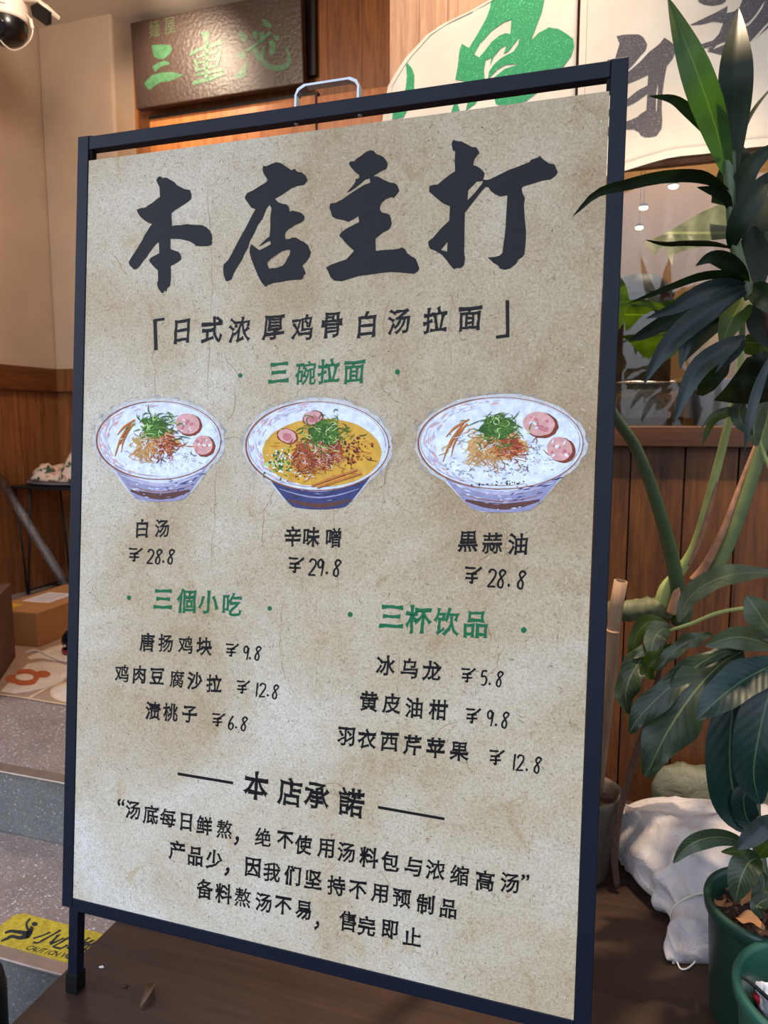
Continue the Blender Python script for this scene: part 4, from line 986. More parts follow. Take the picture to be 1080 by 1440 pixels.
for i_, e_ in enumerate(((265,1050,100,38),(150,1115,95,42),(250,1140,120,40),(330,1090,70,60),(430,1065,82,36))): mb.flat(patpt, z7(ell(*e_, 24)), (), 2, 4 + i_ * .5)
mb.flat(patpt, z7(ell(250, 1095, 92, 34, 24)), (), 1, 7.5)
solo('floor_mat', mb, PM, 'cream and tan flower patterned mat on the entrance floor', 'mat', W(-1.9, 2.1, FZ), FM)
M_CARD = simple('cardboard', (176, 122, 70), 0.7, 0.10, 8); M_CARDD = simple('dark_cardboard', (92, 62, 44), 0.7, 0.15, 8)
M_LABEL = simple('paper_label', (226, 214, 208), 0.6, 0.04); M_YEL = simple('yellow_sticker', (220, 166, 40), 0.6)
ZT = FZ + 0.0042
def carton(name, label, base, ang, sx, sy, h, mat):
    M3 = FM @ Matrix.Rotation(ang, 4, 'Z'); root = thing(name, label, 'box', base, M3); X_ = Matrix.Translation(base) @ M3
    mb = MB(); mb.box(-sx / 2, sx / 2, -sy / 2, sy / 2, 0.0002, h - 0.003, 0, X_); emit('body', mb, mat, root, bevel=0.003)
    for q in (-1, 1):
        mb = MB(); y0, y1 = (-sy / 2, -0.001) if q < 0 else (0.001, sy / 2)
        mb.box(-sx / 2, sx / 2, y0, y1, h - 0.003, h, 0, X_); emit('flap', mb, mat, root, bevel=0.0008)
    return root, X_
bx, BXM = carton('cardboard_box', 'flat brown cardboard box with white shipping label on its top', W(-2.085, 2.235, ZT), math.radians(3), 0.225, 0.43, 0.124, M_CARD)
mb = MB(); mb.box(-0.075, 0.045, -0.075, 0.075, 0.1241, 0.1246, 0, BXM)
for i in range(7): mb.box(-0.06, 0.02 + 0.01 * (i % 3), -0.06 + i * 0.018, -0.055 + i * 0.018, 0.1246, 0.12465, 1, BXM)
emit('shipping_label', mb, [M_LABEL, simple('label_print', (150, 138, 136), 0.6)], bx)
mb = MB(); mb.box(-0.10, -0.03, -0.17, -0.115, 0.1241, 0.1245, 0, BXM); emit('sticker', mb, M_YEL, bx)
e1 = Vector((0.185, -0.27, 0)).normalized(); ang = math.atan2(e1.y, e1.x) + PI / 2
e2 = Vector((-e1.y * -1, -e1.x, 0)); e2 = Vector((e1.y, -e1.x, 0))
c0 = Vector((-1.955, 1.915, 0)) + e1 * 0.21 + e2 * 0.20
carton('cardboard_box', 'dark closed carton at the left edge in front of the metal table', W(c0.x, c0.y, ZT), math.atan2(e1.y, e1.x), 0.42, 0.40, 0.258, M_CARDD)
# black gadget and its cable
gb = W(-1.80, 2.02, ZT)
g = thing('round_speaker', 'small black ball shaped gadget with a red ring on the mat', 'speaker', gb, FM); GX = Matrix.Translation(gb) @ FM
mb = MB(); mb.sphere((0, 0, 0.046), (0.041, 0.041, 0.040), 0, 28, 16, GX); emit('body', mb, M_BLKP, g)
mb = MB(); mb.lathe([(0.028, 0.0002), (0.038, 0.002), (0.042, 0.010), (0.040, 0.018), (0.036, 0.016)], 32, 0, GX); emit('ring_base', mb, simple('red_plastic', (150, 30, 34), 0.35), g)
mb = MB(); mb.sphere((-0.006, -0.0385, 0.034), (0.005, 0.003, 0.005), 0, 12, 8, GX); emit('button', mb, M_IVORY, g)
mb = MB(); mb.tube(smooth_path([gnd(px, py, ZT + 0.0028) for px, py in ((36, 918), (48, 914.5), (58, 917), (70, 923), (84, 928.5), (100, 930), (130, 925))], 28), 0.0027, 6)
solo('charging_cable', mb, simple('white_cable', (226, 214, 206), 0.5), 'white cable lying across the flower patterned mat', 'cable', gnd(84, 928, ZT))
# black metal table with hairpin legs
M_BMET = simple('black_metal', (20, 18, 18), 0.5)
tb = W(-2.41, 2.79, ZT); tbl = thing('side_table', 'black metal side table with thin rod legs beside the timber wainscot', 'table', tb, FM)
zt = 0.648
mb = MB(); mb.fbox(-2.69, -2.16, 2.64, 2.95, zt - 0.012, zt); emit('table_top', mb, M_BMET, tbl, bevel=0.002)
for s, n, ds in ((-2.645, 2.655, 0.035), (-2.645, 2.935, 0.035), (-2.175, 2.655, -0.035), (-2.175, 2.935, -0.035)):
    mb = MB(); ft = W(s + ds * .8, n, ZT + 0.005)
    mb.tube([W(s - ds * .2, n, zt - 0.01), ft], 0.0055, 8); mb.tube([W(s + ds * 2.2, n, zt - 0.01), ft + FM @ Vector((0.008 if ds > 0 else -.008, 0, 0))], 0.0055, 8)
    emit('leg', mb, M_BMET, tbl)
mb = MB(); mb.tube([W(-2.617, 2.655, ZT + .02), W(-2.617, 2.935, ZT + .02)], 0.006, 8); mb.tube([W(-2.203, 2.655, ZT + .02), W(-2.203, 2.935, ZT + .02)], 0.006, 8); mb.tube([W(-2.617, 2.8, ZT + .02), W(-2.203, 2.8, ZT + .02)], 0.006, 8)
emit('foot_rail', mb, M_BMET, tbl)
mb = MB(); tcx = W(-2.46, 2.79, zt + 0.0005); TXM = Matrix.Translation(tcx) @ FM
mb.lathe([(0.001, 0.001), (0.15, 0.001), (0.20, 0.008), (0.212, 0.014), (0.214, 0.018), (0.208, 0.017), (0.15, 0.006), (0.001, 0.005)], 48, 0, TXM @ Matrix.Diagonal((1.0, 0.66, 1, 1)))
solo('serving_tray', mb, simple('tray_grey', (150, 142, 146), 0.35, 0.05), 'shallow grey oval tray on the black metal table', 'tray', tcx, FM)
def cloth_heap(name, label, base, sx, sy, h, seed, mats, cat, n=56, sharp=1.0):
    mb = MB(); r_ = random.Random(seed); pts = []
    X_ = Matrix.Translation(base) @ FM
    rings = 22
    for j in range(rings + 1):
        t = j / rings
        for i in range(n):
            a = 2 * PI * i / n
            fold = 1 + 0.16 * math.sin(a * 3 + seed) * t + 0.10 * math.sin(a * 7 + seed * 2 + t * 4) * t
            rr = t * fold
            x, y = sx * rr * math.cos(a), sy * rr * math.sin(a)
            q = noise.noise(Vector((x * 9 + seed, y * 9, seed))); q2 = abs(noise.noise(Vector((x * 21, y * 21 + seed, 3.0))))
            z = h * (max(0.0, 1 - t ** 2.2)) * (0.72 + 0.75 * q * sharp) + h * 0.30 * q2 * (1 - t * .6)
            pts.append((x, y, max(0.0015, z)))
    fcs = [(j * n + i, j * n + (i + 1) % n, (j + 1) * n + (i + 1) % n, (j + 1) * n + i) for j in range(rings) for i in range(n)]
    mb.add(pts, fcs, 0, True, X_)
    return solo(name, mb, mats, label, cat, base, FM, solid=0.001)
def floral():
    m, nt, b, out = newmat('floral_cloth'); v = coords(nt)
    f1 = noisen(nt, v, 26, 2, 0.5, 0.6); f2 = noisen(nt, coords(nt, (1, 1, 1), (1, 2, 3)), 21, 2, 0.5, 0.6)
    c = ramp(nt, f1, [(0.55, lin((226, 200, 176))), (0.59, lin((86, 102, 76))), (0.70, lin((54, 74, 56)))])
    pk = ramp(nt, f2, [(0.60, (1, 1, 1, 1)), (0.64, (0.82, 0.46, 0.44, 1))])
    nt.links.new(mixc(nt, 1.0, c, pk, 'MULTIPLY'), b.inputs['Base Color']); b.inputs['Roughness'].default_value = 0.8; return m
cloth_heap('floral_cloth', 'crumpled cream floral cloth heaped on the grey tray', W(-2.43, 2.77, zt + 0.021), 0.195, 0.115, 0.185, 3.3, floral(), 'cloth')
# clear plastic roll leaning on the wall
pr = [fac(-6, 664, 2.60), fac(34, 728, 2.59), fac(74, 792, 2.58), fac(114, 856, 2.57)]
mb = MB(); mb.tube(pr, 0.019, 14)
solo('plastic_roll', mb, glass('clear_film', (0.82, 0.80, 0.80), 1.8, 0.12, 0.35, 14, 0.02), 'clear plastic wrapped roll leaning diagonally across the table legs', 'roll', pr[-1], FM)

# ------------------------------------------------------------------ yellow caution mat on the step
ZM = -0.0262
q0 = FM.inverted() @ gnd(25, 1282, ZM); q1 = FM.inverted() @ gnd(60, 1343, ZM)
nb, nf, sl_, sr_ = q0.y, q1.y, q0.x, -0.835
rr = 0.02; cs = []
for (cx_, cy_, a0) in ((sr_ - rr, nb - rr, 0), (sl_ + rr, nb - rr, 90), (sl_ + rr, nf + rr, 180), (sr_ - rr, nf + rr, 270)):
    for k in range(6):
        a = math.radians(a0 + k * 18); cs.append((cx_ + rr * math.cos(a), cy_ + rr * math.sin(a)))
cm = thing('caution_mat', 'small yellow wet floor caution mat on the step beside the deck', 'mat', W((sl_ + sr_) / 2, (nb + nf) / 2, -0.0298), FM)
mb = MB(); n_ = len(cs)
mb.add([W(s, n, -0.0298) for s, n in cs] + [W(s, n, ZM) for s, n in cs], [tuple(range(n_))[::-1], tuple(range(n_, 2 * n_))] + [(i, (i + 1) % n_, n_ + (i + 1) % n_, n_ + i) for i in range(n_)])
emit('mat_body', mb, simple('yellow_carpet', (196, 168, 44), 0.95, 0.25, 120, bmp=0.5, bscale=500), cm)
M_MATINK = simple('mat_print', (38, 40, 40), 0.9)
def mpt(px, py, layer=0): return gnd(px, py, ZM + 0.0004 + 0.0002 * layer)
c3 = lambda p: crop(p, 3, 0, 960)
mb = MB()
mb.flat(mpt, c3(ell(146, 1018, 13, 9, 14)), (), 0)
for p, w in (([(128, 995), (112, 1015), (118, 1040), (135, 1050)], [7, 9, 12, 16]), ([(135, 1028), (128, 1050), (112, 1060)], [12, 20, 22]), ([(120, 1058), (80, 1052), (45, 1048), (20, 1056)], [20, 16, 12, 8]), ([(116, 1064), (85, 1076), (50, 1070), (28, 1080), (4, 1090)], [22, 16, 13, 12, 6]), ([(130, 1052), (118, 1072), (90, 1080)], [14, 12, 6])):
    add_stroke(mb, mpt, c3(p), [q / 3 for q in w], 0)
emit('falling_figure_symbol', mb, M_MATINK, cm)
def mfn(x, y, layer): return W(x, y, ZM + 0.0004)
mb = MB()
for i, ch in enumerate('小心地滑'):
    q = FM.inverted() @ gnd(*((68, 1318), (94, 1324), (119, 1330), (140, 1337))[i], ZM)
    put_glyph(mb, ch, mfn, q.x, q.y, 0.046, 0, 0, wob=0.02, shear=0.35)
qa = FM.inverted() @ gnd(42, 1333, ZM); qb = FM.inverted() @ gnd(96, 1345, ZM)
for i, ch in enumerate('CAUTION WET FLOOR'):
    if ch == ' ': continue
    s = qa.x + (qb.x - qa.x) * i / 8.6
    if s > sr_ - 0.01: break
    put_glyph(mb, ch + '~', mfn, s, qa.y + (qb.y - qa.y) * min(1, i / 8.6), 0.017, 0, 0, wob=0.0, shear=0.25)
emit('caution_lettering', mb, M_MATINK, cm)
# litter on the deck
lf = gnd(203, 1402, 0.0)
mb = MB(); k = 0
for i in range(9):
    t = i / 8; w = 0.0065 * math.sin(PI * min(1, t * .9 + .08)) ** .8
    c = lf + FM @ Vector((0.012 * math.sin(t * 2.2), 0.048 * (0.5 - t), 0.004 + 0.010 * math.sin(PI * t)))
    for j in (-1, -.5, 0, .5, 1): mb.v.append(c + FM @ Vector((j * w, 0, abs(j) * w * 0.75)))
for i in range(8):
    for j in range(4): mb.face((i * 5 + j, i * 5 + j + 1, i * 5 + j + 6, i * 5 + j + 5), 0, True)
solo('dead_leaf', mb, simple('dead_leaf', (86, 62, 40), 0.7, 0.3, 60), 'small curled dry brown leaf lying on the dark deck', 'leaf', lf, FM)
for (px, py, r, nm, lab, c) in ((143, 1361, 0.0048, 'paper_scrap', 'tiny white scrap on the deck near the board leg', (220, 220, 214)), (176, 1388, 0.005, 'bark_crumb', 'tiny dark crumb of bark on the deck by the dry leaf', (48, 32, 24))):
    p = gnd(px, py, 0); mb = MB(); mb.sphere(p + Vector((0, 0, 0.0016)), (r, r * .6, 0.0016), 0, 8, 5)
    for i in range(len(mb.v)): mb.v[i] += Vector((noise.noise(mb.v[i] * 400) * r * .4, noise.noise(mb.v[i] * 300 + Vector((9, 0, 0))) * r * .4, 0))
    solo(nm, mb, simple(nm, c, 0.8), lab, 'litter', p)
# dark bin at the foot of the steps
p = gnd(-14, 1490, -0.35); p = W((FM.inverted() @ p).x, 0.80, -0.349)
bq = fs(-52, 1440, 0.80); p = W(bq.x, 0.80, -0.349); hz_ = fs(-9, 1392, 0.80).z + 0.349
mb = MB(); mb.lathe([(0.001, 0.0), (0.05, 0.0), (0.058, 0.01), (0.066, hz_ - .03), (0.062, hz_ - .008), (0.04, hz_), (0.001, hz_ + .004)], 32, 0, Matrix.Translation(p))
solo('black_bin', mb, simple('bin_black', (16, 17, 19), 0.5), 'rounded black bin top at the lower left corner by the steps', 'bin', p)

# ------------------------------------------------------------------ things seen through the window
IZ = 0.925
def inb(px, py, n): return W(fs(px, py, n).x, n, IZ)
M_TRAY = simple('steel_tray', (150, 140, 128), 0.3, 0.1, 20, metal=0.8)
b_ = inb(898, 590, 2.03); t_ = thing('wrapped_steel_tub', 'shiny steel tub under clear film behind the window sill', 'tub', b_, FM); X_ = Matrix.Translation(b_) @ FM
mb = MB(); mb.lathe([(0.001, 0.0005), (0.10, 0.0005), (0.108, 0.006), (0.118, 0.105), (0.124, 0.108), (0.120, 0.112), (0.112, 0.104), (0.102, 0.012), (0.001, 0.008)], 40, 0, X_); emit('tub', mb, M_TRAY, t_)
mb = MB(); k = 30
for j in range(12):
    for i in range(k):
        a = 2 * PI * i / k; r = 0.128 * j / 11; zz = 0.114 + 0.012 * noise.noise(Vector((r * 30 * math.cos(a), r * 30 * math.sin(a), 2))) - (0.09 * max(0, (j - 9) / 2)); r2 = r if j < 10 else 0.128 + .003 * (j - 9)
        mb.v.append(X_ @ Vector((r2 * math.cos(a), r2 * math.sin(a), zz)))
for j in range(11):
    for i in range(k): mb.face((j * k + i, j * k + (i + 1) % k, (j + 1) * k + (i + 1) % k, (j + 1) * k + i), 0, True)
emit('film', mb, glass('wrap_film', (0.9, 0.9, 0.88), 3.0, 0.12, 0.35, 22), t_)
b_ = inb(1014, 596, 2.06); mb = MB(); mb.lathe([(0.001, 0.0005), (0.062, 0.0005), (0.066, 0.004), (0.072, 0.115), (0.075, 0.118), (0.073, 0.120), (0.001, 0.119)], 36, 0, Matrix.Translation(b_))
solo('storage_tub', mb, simple('grey_tub', (150, 148, 156), 0.5), 'pale grey round tub on the counter behind the window', 'tub', b_)
b_ = inb(962, 596, 2.24); X_ = Matrix.Translation(b_) @ FM; mb = MB(); mb.box(-0.03, 0.03, -0.03, 0.03, 0.0005, 0.135, 0, X_)
solo('wooden_caddy', mb, wood('caddy_wood', (176, 124, 74), (220, 172, 116), 0.5), 'small light wooden box between the tubs behind the window', 'box', b_, FM, bevel=0.003)
b_ = inb(1000, 596, 2.28); X_ = Matrix.Translation(b_) @ FM; t_ = thing('sauce_bottle', 'tall yellow bottle behind the window among the leaves', 'bottle', b_, FM)
mb = MB(); hh = fs(1000, 392, 2.25).z - IZ; mb.lathe([(0.001, 0.0005), (0.038, 0.0005), (0.041, 0.006), (0.041, hh * .72), (0.034, hh * .82), (0.016, hh * .90), (0.015, hh * .94), (0.001, hh * .94)], 32, 0, X_); emit('body', mb, simple('yellow_plastic', (226, 168, 40), 0.4), t_)
mb = MB(); mb.lathe([(0.019, hh * .92), (0.019, hh), (0.001, hh)], 24, 0, X_); emit('cap', mb, simple('red_cap', (190, 60, 40), 0.4), t_)
b_ = inb(893, 596, 2.26); X_ = Matrix.Translation(b_) @ FM; t_ = thing('dark_domed_shape', 'dark round domed shape standing behind the wrapped tub', 'pot', b_, FM)  # plain dark domed shape behind the pane
hp = fs(893, 418, 2.26).z - IZ
mb = MB(); mb.lathe([(0.001, 0.0005), (0.085, 0.0005), (0.09, 0.006), (0.09, hp), (0.093, hp + .003), (0.001, hp + .003)], 40, 0, X_); emit('body', mb, simple('dark_shape_lower', (70, 54, 42), 0.5), t_)
mb = MB(); mb.lathe([(0.092, hp + .003), (0.088, hp + .02), (0.05, hp + .055), (0.02, hp + .062), (0.001, hp + .064)], 40, 0, X_); emit('domed_top', mb, simple('dark_shape_top', (60, 46, 36), 0.45), t_)
M_BULB, nt_, b_, o_ = newmat('lamp_glow'); b_.inputs['Emission Color'].default_value = (1.0, 0.80, 0.5, 1); b_.inputs['Emission Strength'].default_value = 9.0
for (px, py, n, lab) in ((947, 262, 2.25, 'small glowing pendant lamp inside the window, highest and nearest of the three'), (905, 292, 2.50, 'small glowing pendant lamp inside the window, middle one of the three'), (899, 320, 2.75, 'small glowing pendant lamp inside the window, lowest and farthest of the three')):
    q = fac(px, py, n); l = thing('pendant_lamp', lab, 'lamp', q, FM, 'pendant lamps inside the window'); X_ = Matrix.Translation(q) @ FM
    mb = MB(); mb.lathe([(0.014, 0.001), (0.0145, 0.004), (0.008, 0.012), (0.002, 0.015), (0.001, 0.015)], 20, 0, X_); emit('lamp_shade', mb, M_DARK, l)
    mb = MB(); mb.sphere((0, 0, 0.0), (0.0135, 0.0135, 0.007), 0, 16, 8, X_); emit('bulb', mb, M_BULB, l)
    mb = MB(); mb.tube([X_ @ Vector((0, 0, 0.014)), Vector((q.x, q.y, 2.449))], 0.0009, 6); emit('cord', mb, M_DARK, l)
# crinkled clear film added behind the pane to give streaky reflections
mb = MB(); nu, nv = 60, 20
for j in range(nv + 1):
    for i in range(nu + 1):
        s = -0.40 + 1.2 * i / nu; z = 1.20 + 0.70 * j / nv
        mb.v.append(W(s, 1.95 + 0.018 * math.sin(s * 38 + 1.5 * math.sin(z * 6)) + 0.012 * math.sin(s * 91 + z * 7) * (1 - j / nv), z + 0.02 * math.sin(s * 23) * (1 - j / nv)))
for j in range(nv):
    for i in range(nu): mb.face((j * (nu + 1) + i, j * (nu + 1) + i + 1, (j + 1) * (nu + 1) + i + 1, (j + 1) * (nu + 1) + i), 0, True)
solo('added_reflecting_film', mb, glass('reflecting_film', (0.93, 0.92, 0.90), 1.6, 0.10, 0.5, 10), 'crinkled clear film added behind the window pane for its reflections', 'film', W(0.2, 1.95, 1.2), FM)
# lamp housings for the spots over the shop front
for (loc, tgt), lab in ((SIGN_SPOT, 'small black spotlight aimed at the carved shop board'), (NOREN_SPOT, 'small black spotlight aimed at the shop curtain'), (PLANT_SPOT, 'small black spotlight aimed down at the plants')):
    dv = (Vector(tgt) - Vector(loc)).normalized(); Q = dv.to_track_quat('Z', 'Y').to_matrix().to_4x4()
    l = thing('spotlight', lab, 'lamp', (loc.x, loc.y, 2.78)); 
    mb = MB(); mb.lathe([(0.030, 0.0), (0.032, 0.0), (0.032, -0.07), (0.02, -0.085), (0.001, -0.085)], 24, 0, Matrix.Translation(loc) @ Q); emit('lamp_head', mb, M_BLKP, l)
    mb = MB(); mb.tube([loc - dv * 0.06, Vector((loc.x, loc.y, 2.779))], 0.008, 8); emit('mount', mb, M_BLKP, l)

# ------------------------------------------------------------------ plants
def leafmat(name, top, rib, rough=0.34, trans=0.25, vein=0.5, nveins=26, under=None, spec=0.5):
    m, nt, b, out = newmat(name)
    uv = nn(nt, 'ShaderNodeUVMap'); sp = nn(nt, 'ShaderNodeSeparateXYZ'); nt.links.new(uv.outputs[0], sp.inputs[0])
    d = nn(nt, 'ShaderNodeMath', operation='SUBTRACT'); nt.links.new(sp.outputs[0], d.inputs[0]); d.inputs[1].default_value = 0.5
    ab = nn(nt, 'ShaderNodeMath', operation='ABSOLUTE'); nt.links.new(d.outputs[0], ab.inputs[0])
    v = coords(nt)
    base = ramp(nt, noisen(nt, v, 22, 3), [(0.3, tuple(x * .72 for x in lin(top)[:3]) + (1,)), (0.7, tuple(x * 1.25 for x in lin(top)[:3]) + (1,))])
    # side veins: slanted bands
    vv = nn(nt, 'ShaderNodeMath', operation='MULTIPLY_ADD'); nt.links.new(ab.outputs[0], vv.inputs[0]); vv.inputs[1].default_value = -0.35; nt.links.new(sp.outputs[1], vv.inputs[2])
    sn = nn(nt, 'ShaderNodeMath', operation='MULTIPLY'); nt.links.new(vv.outputs[0], sn.inputs[0]); sn.inputs[1].default_value = nveins * 2 * PI / 2
    s2 = nn(nt, 'ShaderNodeMath', operation='SINE'); nt.links.new(sn.outputs[0], s2.inputs[0])
    vf = ramp(nt, s2.outputs[0], [(0.80, (0, 0, 0, 1)), (1.0, (vein, vein, vein, 1))])
    rc = lin(rib); base = mixc(nt, vf, base, tuple(0.5 * (a + c * 1.0) for a, c in zip(rc[:3], lin(top)[:3])) + (1,))
    mid = ramp(nt, ab.outputs[0], [(0.010, (0.8, 0.8, 0.8, 1)), (0.026, (0, 0, 0, 1))])
    base = mixc(nt, mid, base, rc)
    if under:
        g = nn(nt, 'ShaderNodeNewGeometry'); base = mixc(nt, g.outputs['Backfacing'], base, lin(under))
    nt.links.new(base, b.inputs['Base Color']); b.inputs['Roughness'].default_value = rough; b.inputs['Specular IOR Level'].default_value = spec
    bump(nt, b, s2.outputs[0], 0.10, 0.001)
    if trans:
        t = nn(nt, 'ShaderNodeBsdfTranslucent'); hs = mixc(nt, 1.0, base, (1.6, 1.9, 0.6, 1), 'MULTIPLY'); nt.links.new(hs, t.inputs[0])
        mx = nn(nt, 'ShaderNodeMixShader'); mx.inputs[0].default_value = trans
        nt.links.new(b.outputs[0], mx.inputs[1]); nt.links.new(t.outputs[0], mx.inputs[2]); nt.links.new(mx.outputs[0], out.inputs[0])
    return m
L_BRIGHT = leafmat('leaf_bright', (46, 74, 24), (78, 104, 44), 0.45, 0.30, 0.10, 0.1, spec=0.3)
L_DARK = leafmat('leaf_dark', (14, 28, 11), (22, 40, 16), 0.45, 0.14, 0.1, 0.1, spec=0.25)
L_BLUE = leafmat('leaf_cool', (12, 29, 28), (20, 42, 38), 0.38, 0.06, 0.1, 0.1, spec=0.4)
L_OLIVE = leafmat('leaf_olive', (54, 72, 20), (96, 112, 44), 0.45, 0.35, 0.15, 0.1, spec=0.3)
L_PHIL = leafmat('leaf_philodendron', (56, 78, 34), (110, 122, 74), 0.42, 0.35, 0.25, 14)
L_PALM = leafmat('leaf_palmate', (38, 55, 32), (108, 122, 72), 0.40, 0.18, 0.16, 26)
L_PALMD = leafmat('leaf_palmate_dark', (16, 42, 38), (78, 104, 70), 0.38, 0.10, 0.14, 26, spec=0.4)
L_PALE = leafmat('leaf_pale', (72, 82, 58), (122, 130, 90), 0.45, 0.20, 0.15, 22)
STEM_G = simple('stem_green', (100, 114, 72), 0.45, 0.2, 30); STEM_D = simple('stem_dark_green', (62, 78, 48), 0.42, 0.2, 20)
STEM_P = simple('stem_pale', (150, 160, 96), 0.45, 0.18, 24); STEM_B = simple('stem_brown', (70, 48, 36), 0.8, 0.3, 60, bmp=0.6, bscale=120)
SHEATH = simple('dry_sheath', (150, 108, 82), 0.7, 0.3, 50)
def prof(kind, s):
    if kind == 'lance': return max(0.0, math.sin(PI * min(1, s * 0.94 + 0.055)) ** 0.85) * (1 - 0.25 * s)
    if kind == 'strap': return min(1, 0.38 + 2.2 * s) * max(0, 1 - s ** 3.4) ** 0.8
    if kind == 'oval': return max(0.0, math.sin(PI * min(1, s * 0.97 + 0.02)) ** 0.72)
    if kind == 'obov': return max(0.0, math.sin(PI * min(1, (s * 0.96 + 0.02) ** 1.35)) ** 0.75)
    return 1
def leaf(parent, pts, w, kind, mat, roll=0, fold=0.22, wave=0.0, n=16, label=None, wf=4.5, edge=0.0):
    P = smooth_path([at(*p) for p in pts], n); mb = MB(); Ym = sum(p[2] for p in pts) / len(pts); wm = w / F_PX * Ym * 1.06
    cr_ = math.cos(math.radians(roll)); sr = math.sin(math.radians(roll))
    T0 = None
    for i, p in enumerate(P):
        s = i / n; T = (P[min(i + 1, n)] - P[max(i - 1, 0)]).normalized(); V = (CAM - p).normalized()
        side = T.cross(V); side = side.normalized() if side.length > 1e-4 else Vector((1, 0, 0)); N0 = side.cross(T).normalized()
        if N0.dot(V) < 0: N0 = -N0
        sd = side * cr_ + N0 * sr; Nn = N0 * cr_ - side * sr
        hw0 = wm / 2 * prof(kind, s)
        for j in range(-3, 4):
            t = j / 3; hw = hw0 * (1 + edge * math.sin(s * wf * PI * 1.25 + (0.4 if j > 0 else 2.1)) * abs(t)); off = sd * (t * hw) + Nn * (fold * abs(t) * hw + wave * wm * math.sin(s * wf * PI + (1.3 if j > 0 else 0)) * t * t)
            mb.uv[len(mb.v)] = (0.5 + t * 0.5, s); mb.v.append(p + off)
    for i in range(n):
        for j in range(6): mb.face((i * 7 + j, i * 7 + j + 1, i * 7 + j + 8, i * 7 + j + 7), 0, True)
    o = emit('leaf', mb, mat, parent)
    if label: o['label'] = label
    return o
def poly_leaf(parent, poly, Y, mat, gx=0.0, gy=0.0, bulge=0.03, maxe=10):
    mb = MB(); cx = sum(p[0] for p in poly) / len(poly); cy = sum(p[1] for p in poly) / len(poly)
    R = max(math.dist(p, (cx, cy)) for p in poly)
    def fn(px, py, layer):
        d = math.dist((px, py), (cx, cy)) / R
        return at(px, py, Y + gx * (px - cx) / 100 + gy * (py - cy) / 100 + bulge * d * d + 0.006 * math.sin(px * .21) + 0.005 * math.sin(py * .17))
    k = len(mb.v); fine_flat(mb, fn, poly, (), 0, 0, maxe)
    mb.sm = [True] * len(mb.sm)
    x0 = min(p[0] for p in poly); x1 = max(p[0] for p in poly); y0 = min(p[1] for p in poly); y1 = max(p[1] for p in poly)
    for i, v in enumerate(mb.v):
        q = v - CAM; c = math.cos(PITCH); s_ = math.sin(PITCH)
        dep = q.y * c - q.z * s_; px = 540 + F_PX * q.x / dep; py = 720 - F_PX * (q.y * s_ + q.z * c) / dep
        mb.uv[i] = ((py - y0) / (y1 - y0), (px - x0) / (x1 - x0))
    return emit('leaf', mb, mat, parent)
def stem(parent, pts, r, mat, name='stem', seg=10, n=None, label=None):
    n = n or 6 * len(pts); P = smooth_path([at(*p) for p in pts], n)
    rr = [r[0] + (r[-1] - r[0]) * i / n for i in range(n + 1)] if isinstance(r, (list, tuple)) else [r] * (n + 1)
    if isinstance(r, (list, tuple)) and len(r) > 2:
        rr = []
        for i in range(n + 1):
            t = i / n * (len(r) - 1); k = min(int(t), len(r) - 2); rr.append(r[k] + (r[k + 1] - r[k]) * (t - k))
    mb = MB(); mb.tube(P, rr, seg); o = emit(name, mb, mat, parent)
    if label: o['label'] = label
    return o
M_POTG = simple('green_pot_plastic', (24, 58, 46), 0.38, 0.10, 9, spec=0.5)
M_SOIL = simple('potting_soil', (58, 38, 28), 0.95, 0.4, 60, bmp=1.0, bscale=90)
M_BARK = simple('bark_chip', (104, 70, 46), 0.85, 0.3, 50)
def pot(name, label, c, r, h, rb, soil_z, mat, lip=0.008):
    t = thing(name, label, 'pot', c); X_ = Matrix.Translation(Vector(c))
    mb = MB(); mb.lathe([(0.001, 0.0005), (rb - .006, 0.0005), (rb, 0.004), (r - lip, h - 0.028), (r - lip * .6, h - 0.022), (r - .002, h - 0.020), (r, h - 0.006), (r - .002, h), (r - .008, h), (r - .011, h - .006), (r - .016, h - .03), (rb - .002, 0.012), (0.001, 0.010)], 72, 0, X_)
    emit('body', mb, mat, t)
    mb = MB(); k = 40; rs = rb + (r - rb) * soil_z / h - 0.010
    for j in range(13):
        for i in range(k):
            a = 2 * PI * i / k; q = rs * j / 12; mb.v.append(X_ @ Vector((q * math.cos(a), q * math.sin(a), soil_z + 0.012 * noise.noise(Vector((q * 45 * math.cos(a), q * 45 * math.sin(a), 4.0))) * (1 - (j / 12) ** 4))))
    for j in range(12):
        for i in range(k): mb.face((j * k + i, j * k + (i + 1) % k, (j + 1) * k + (i + 1) % k, (j + 1) * k + i), 0, True)
    so = emit('soil', mb, M_SOIL, t)
    return t, X_, rs, so
# --- the two green buckets at the lower right
PC1 = Vector((0.603, 1.045, 0)); PC2 = Vector((0.548, 0.826, 0))
pot1, PX1, rs1, so1 = pot('plant_pot', 'dark green plastic pot with bark covered soil, behind the pot holding crumpled tissue', PC1, 0.100, 0.200, 0.082, 0.165, M_POTG)
pr_ = random.Random(4); mb = MB()
for i in range(130):
    a = pr_.uniform(0, 2 * PI); q = rs1 * math.sqrt(pr_.random()) * .93; Mx = PX1 @ Matrix.Translation((q * math.cos(a), q * math.sin(a), 0.170 + pr_.uniform(-.002, .008))) @ Matrix.Rotation(pr_.uniform(0, 3), 4, 'Z') @ Matrix.Rotation(pr_.uniform(-.5, .5), 4, 'X')
    mb.box(-pr_.uniform(.003, .010), pr_.uniform(.003, .010), -.0022, .0022, -.0010, .0010, pr_.choice((0, 0, 1)), Mx)
bk = emit('bark_mulch', mb, [M_BARK, M_SOIL], pot1); bk['kind'] = 'stuff'
M_DRY = simple('dry_leaf', (150, 106, 68), 0.75, 0.25, 40)
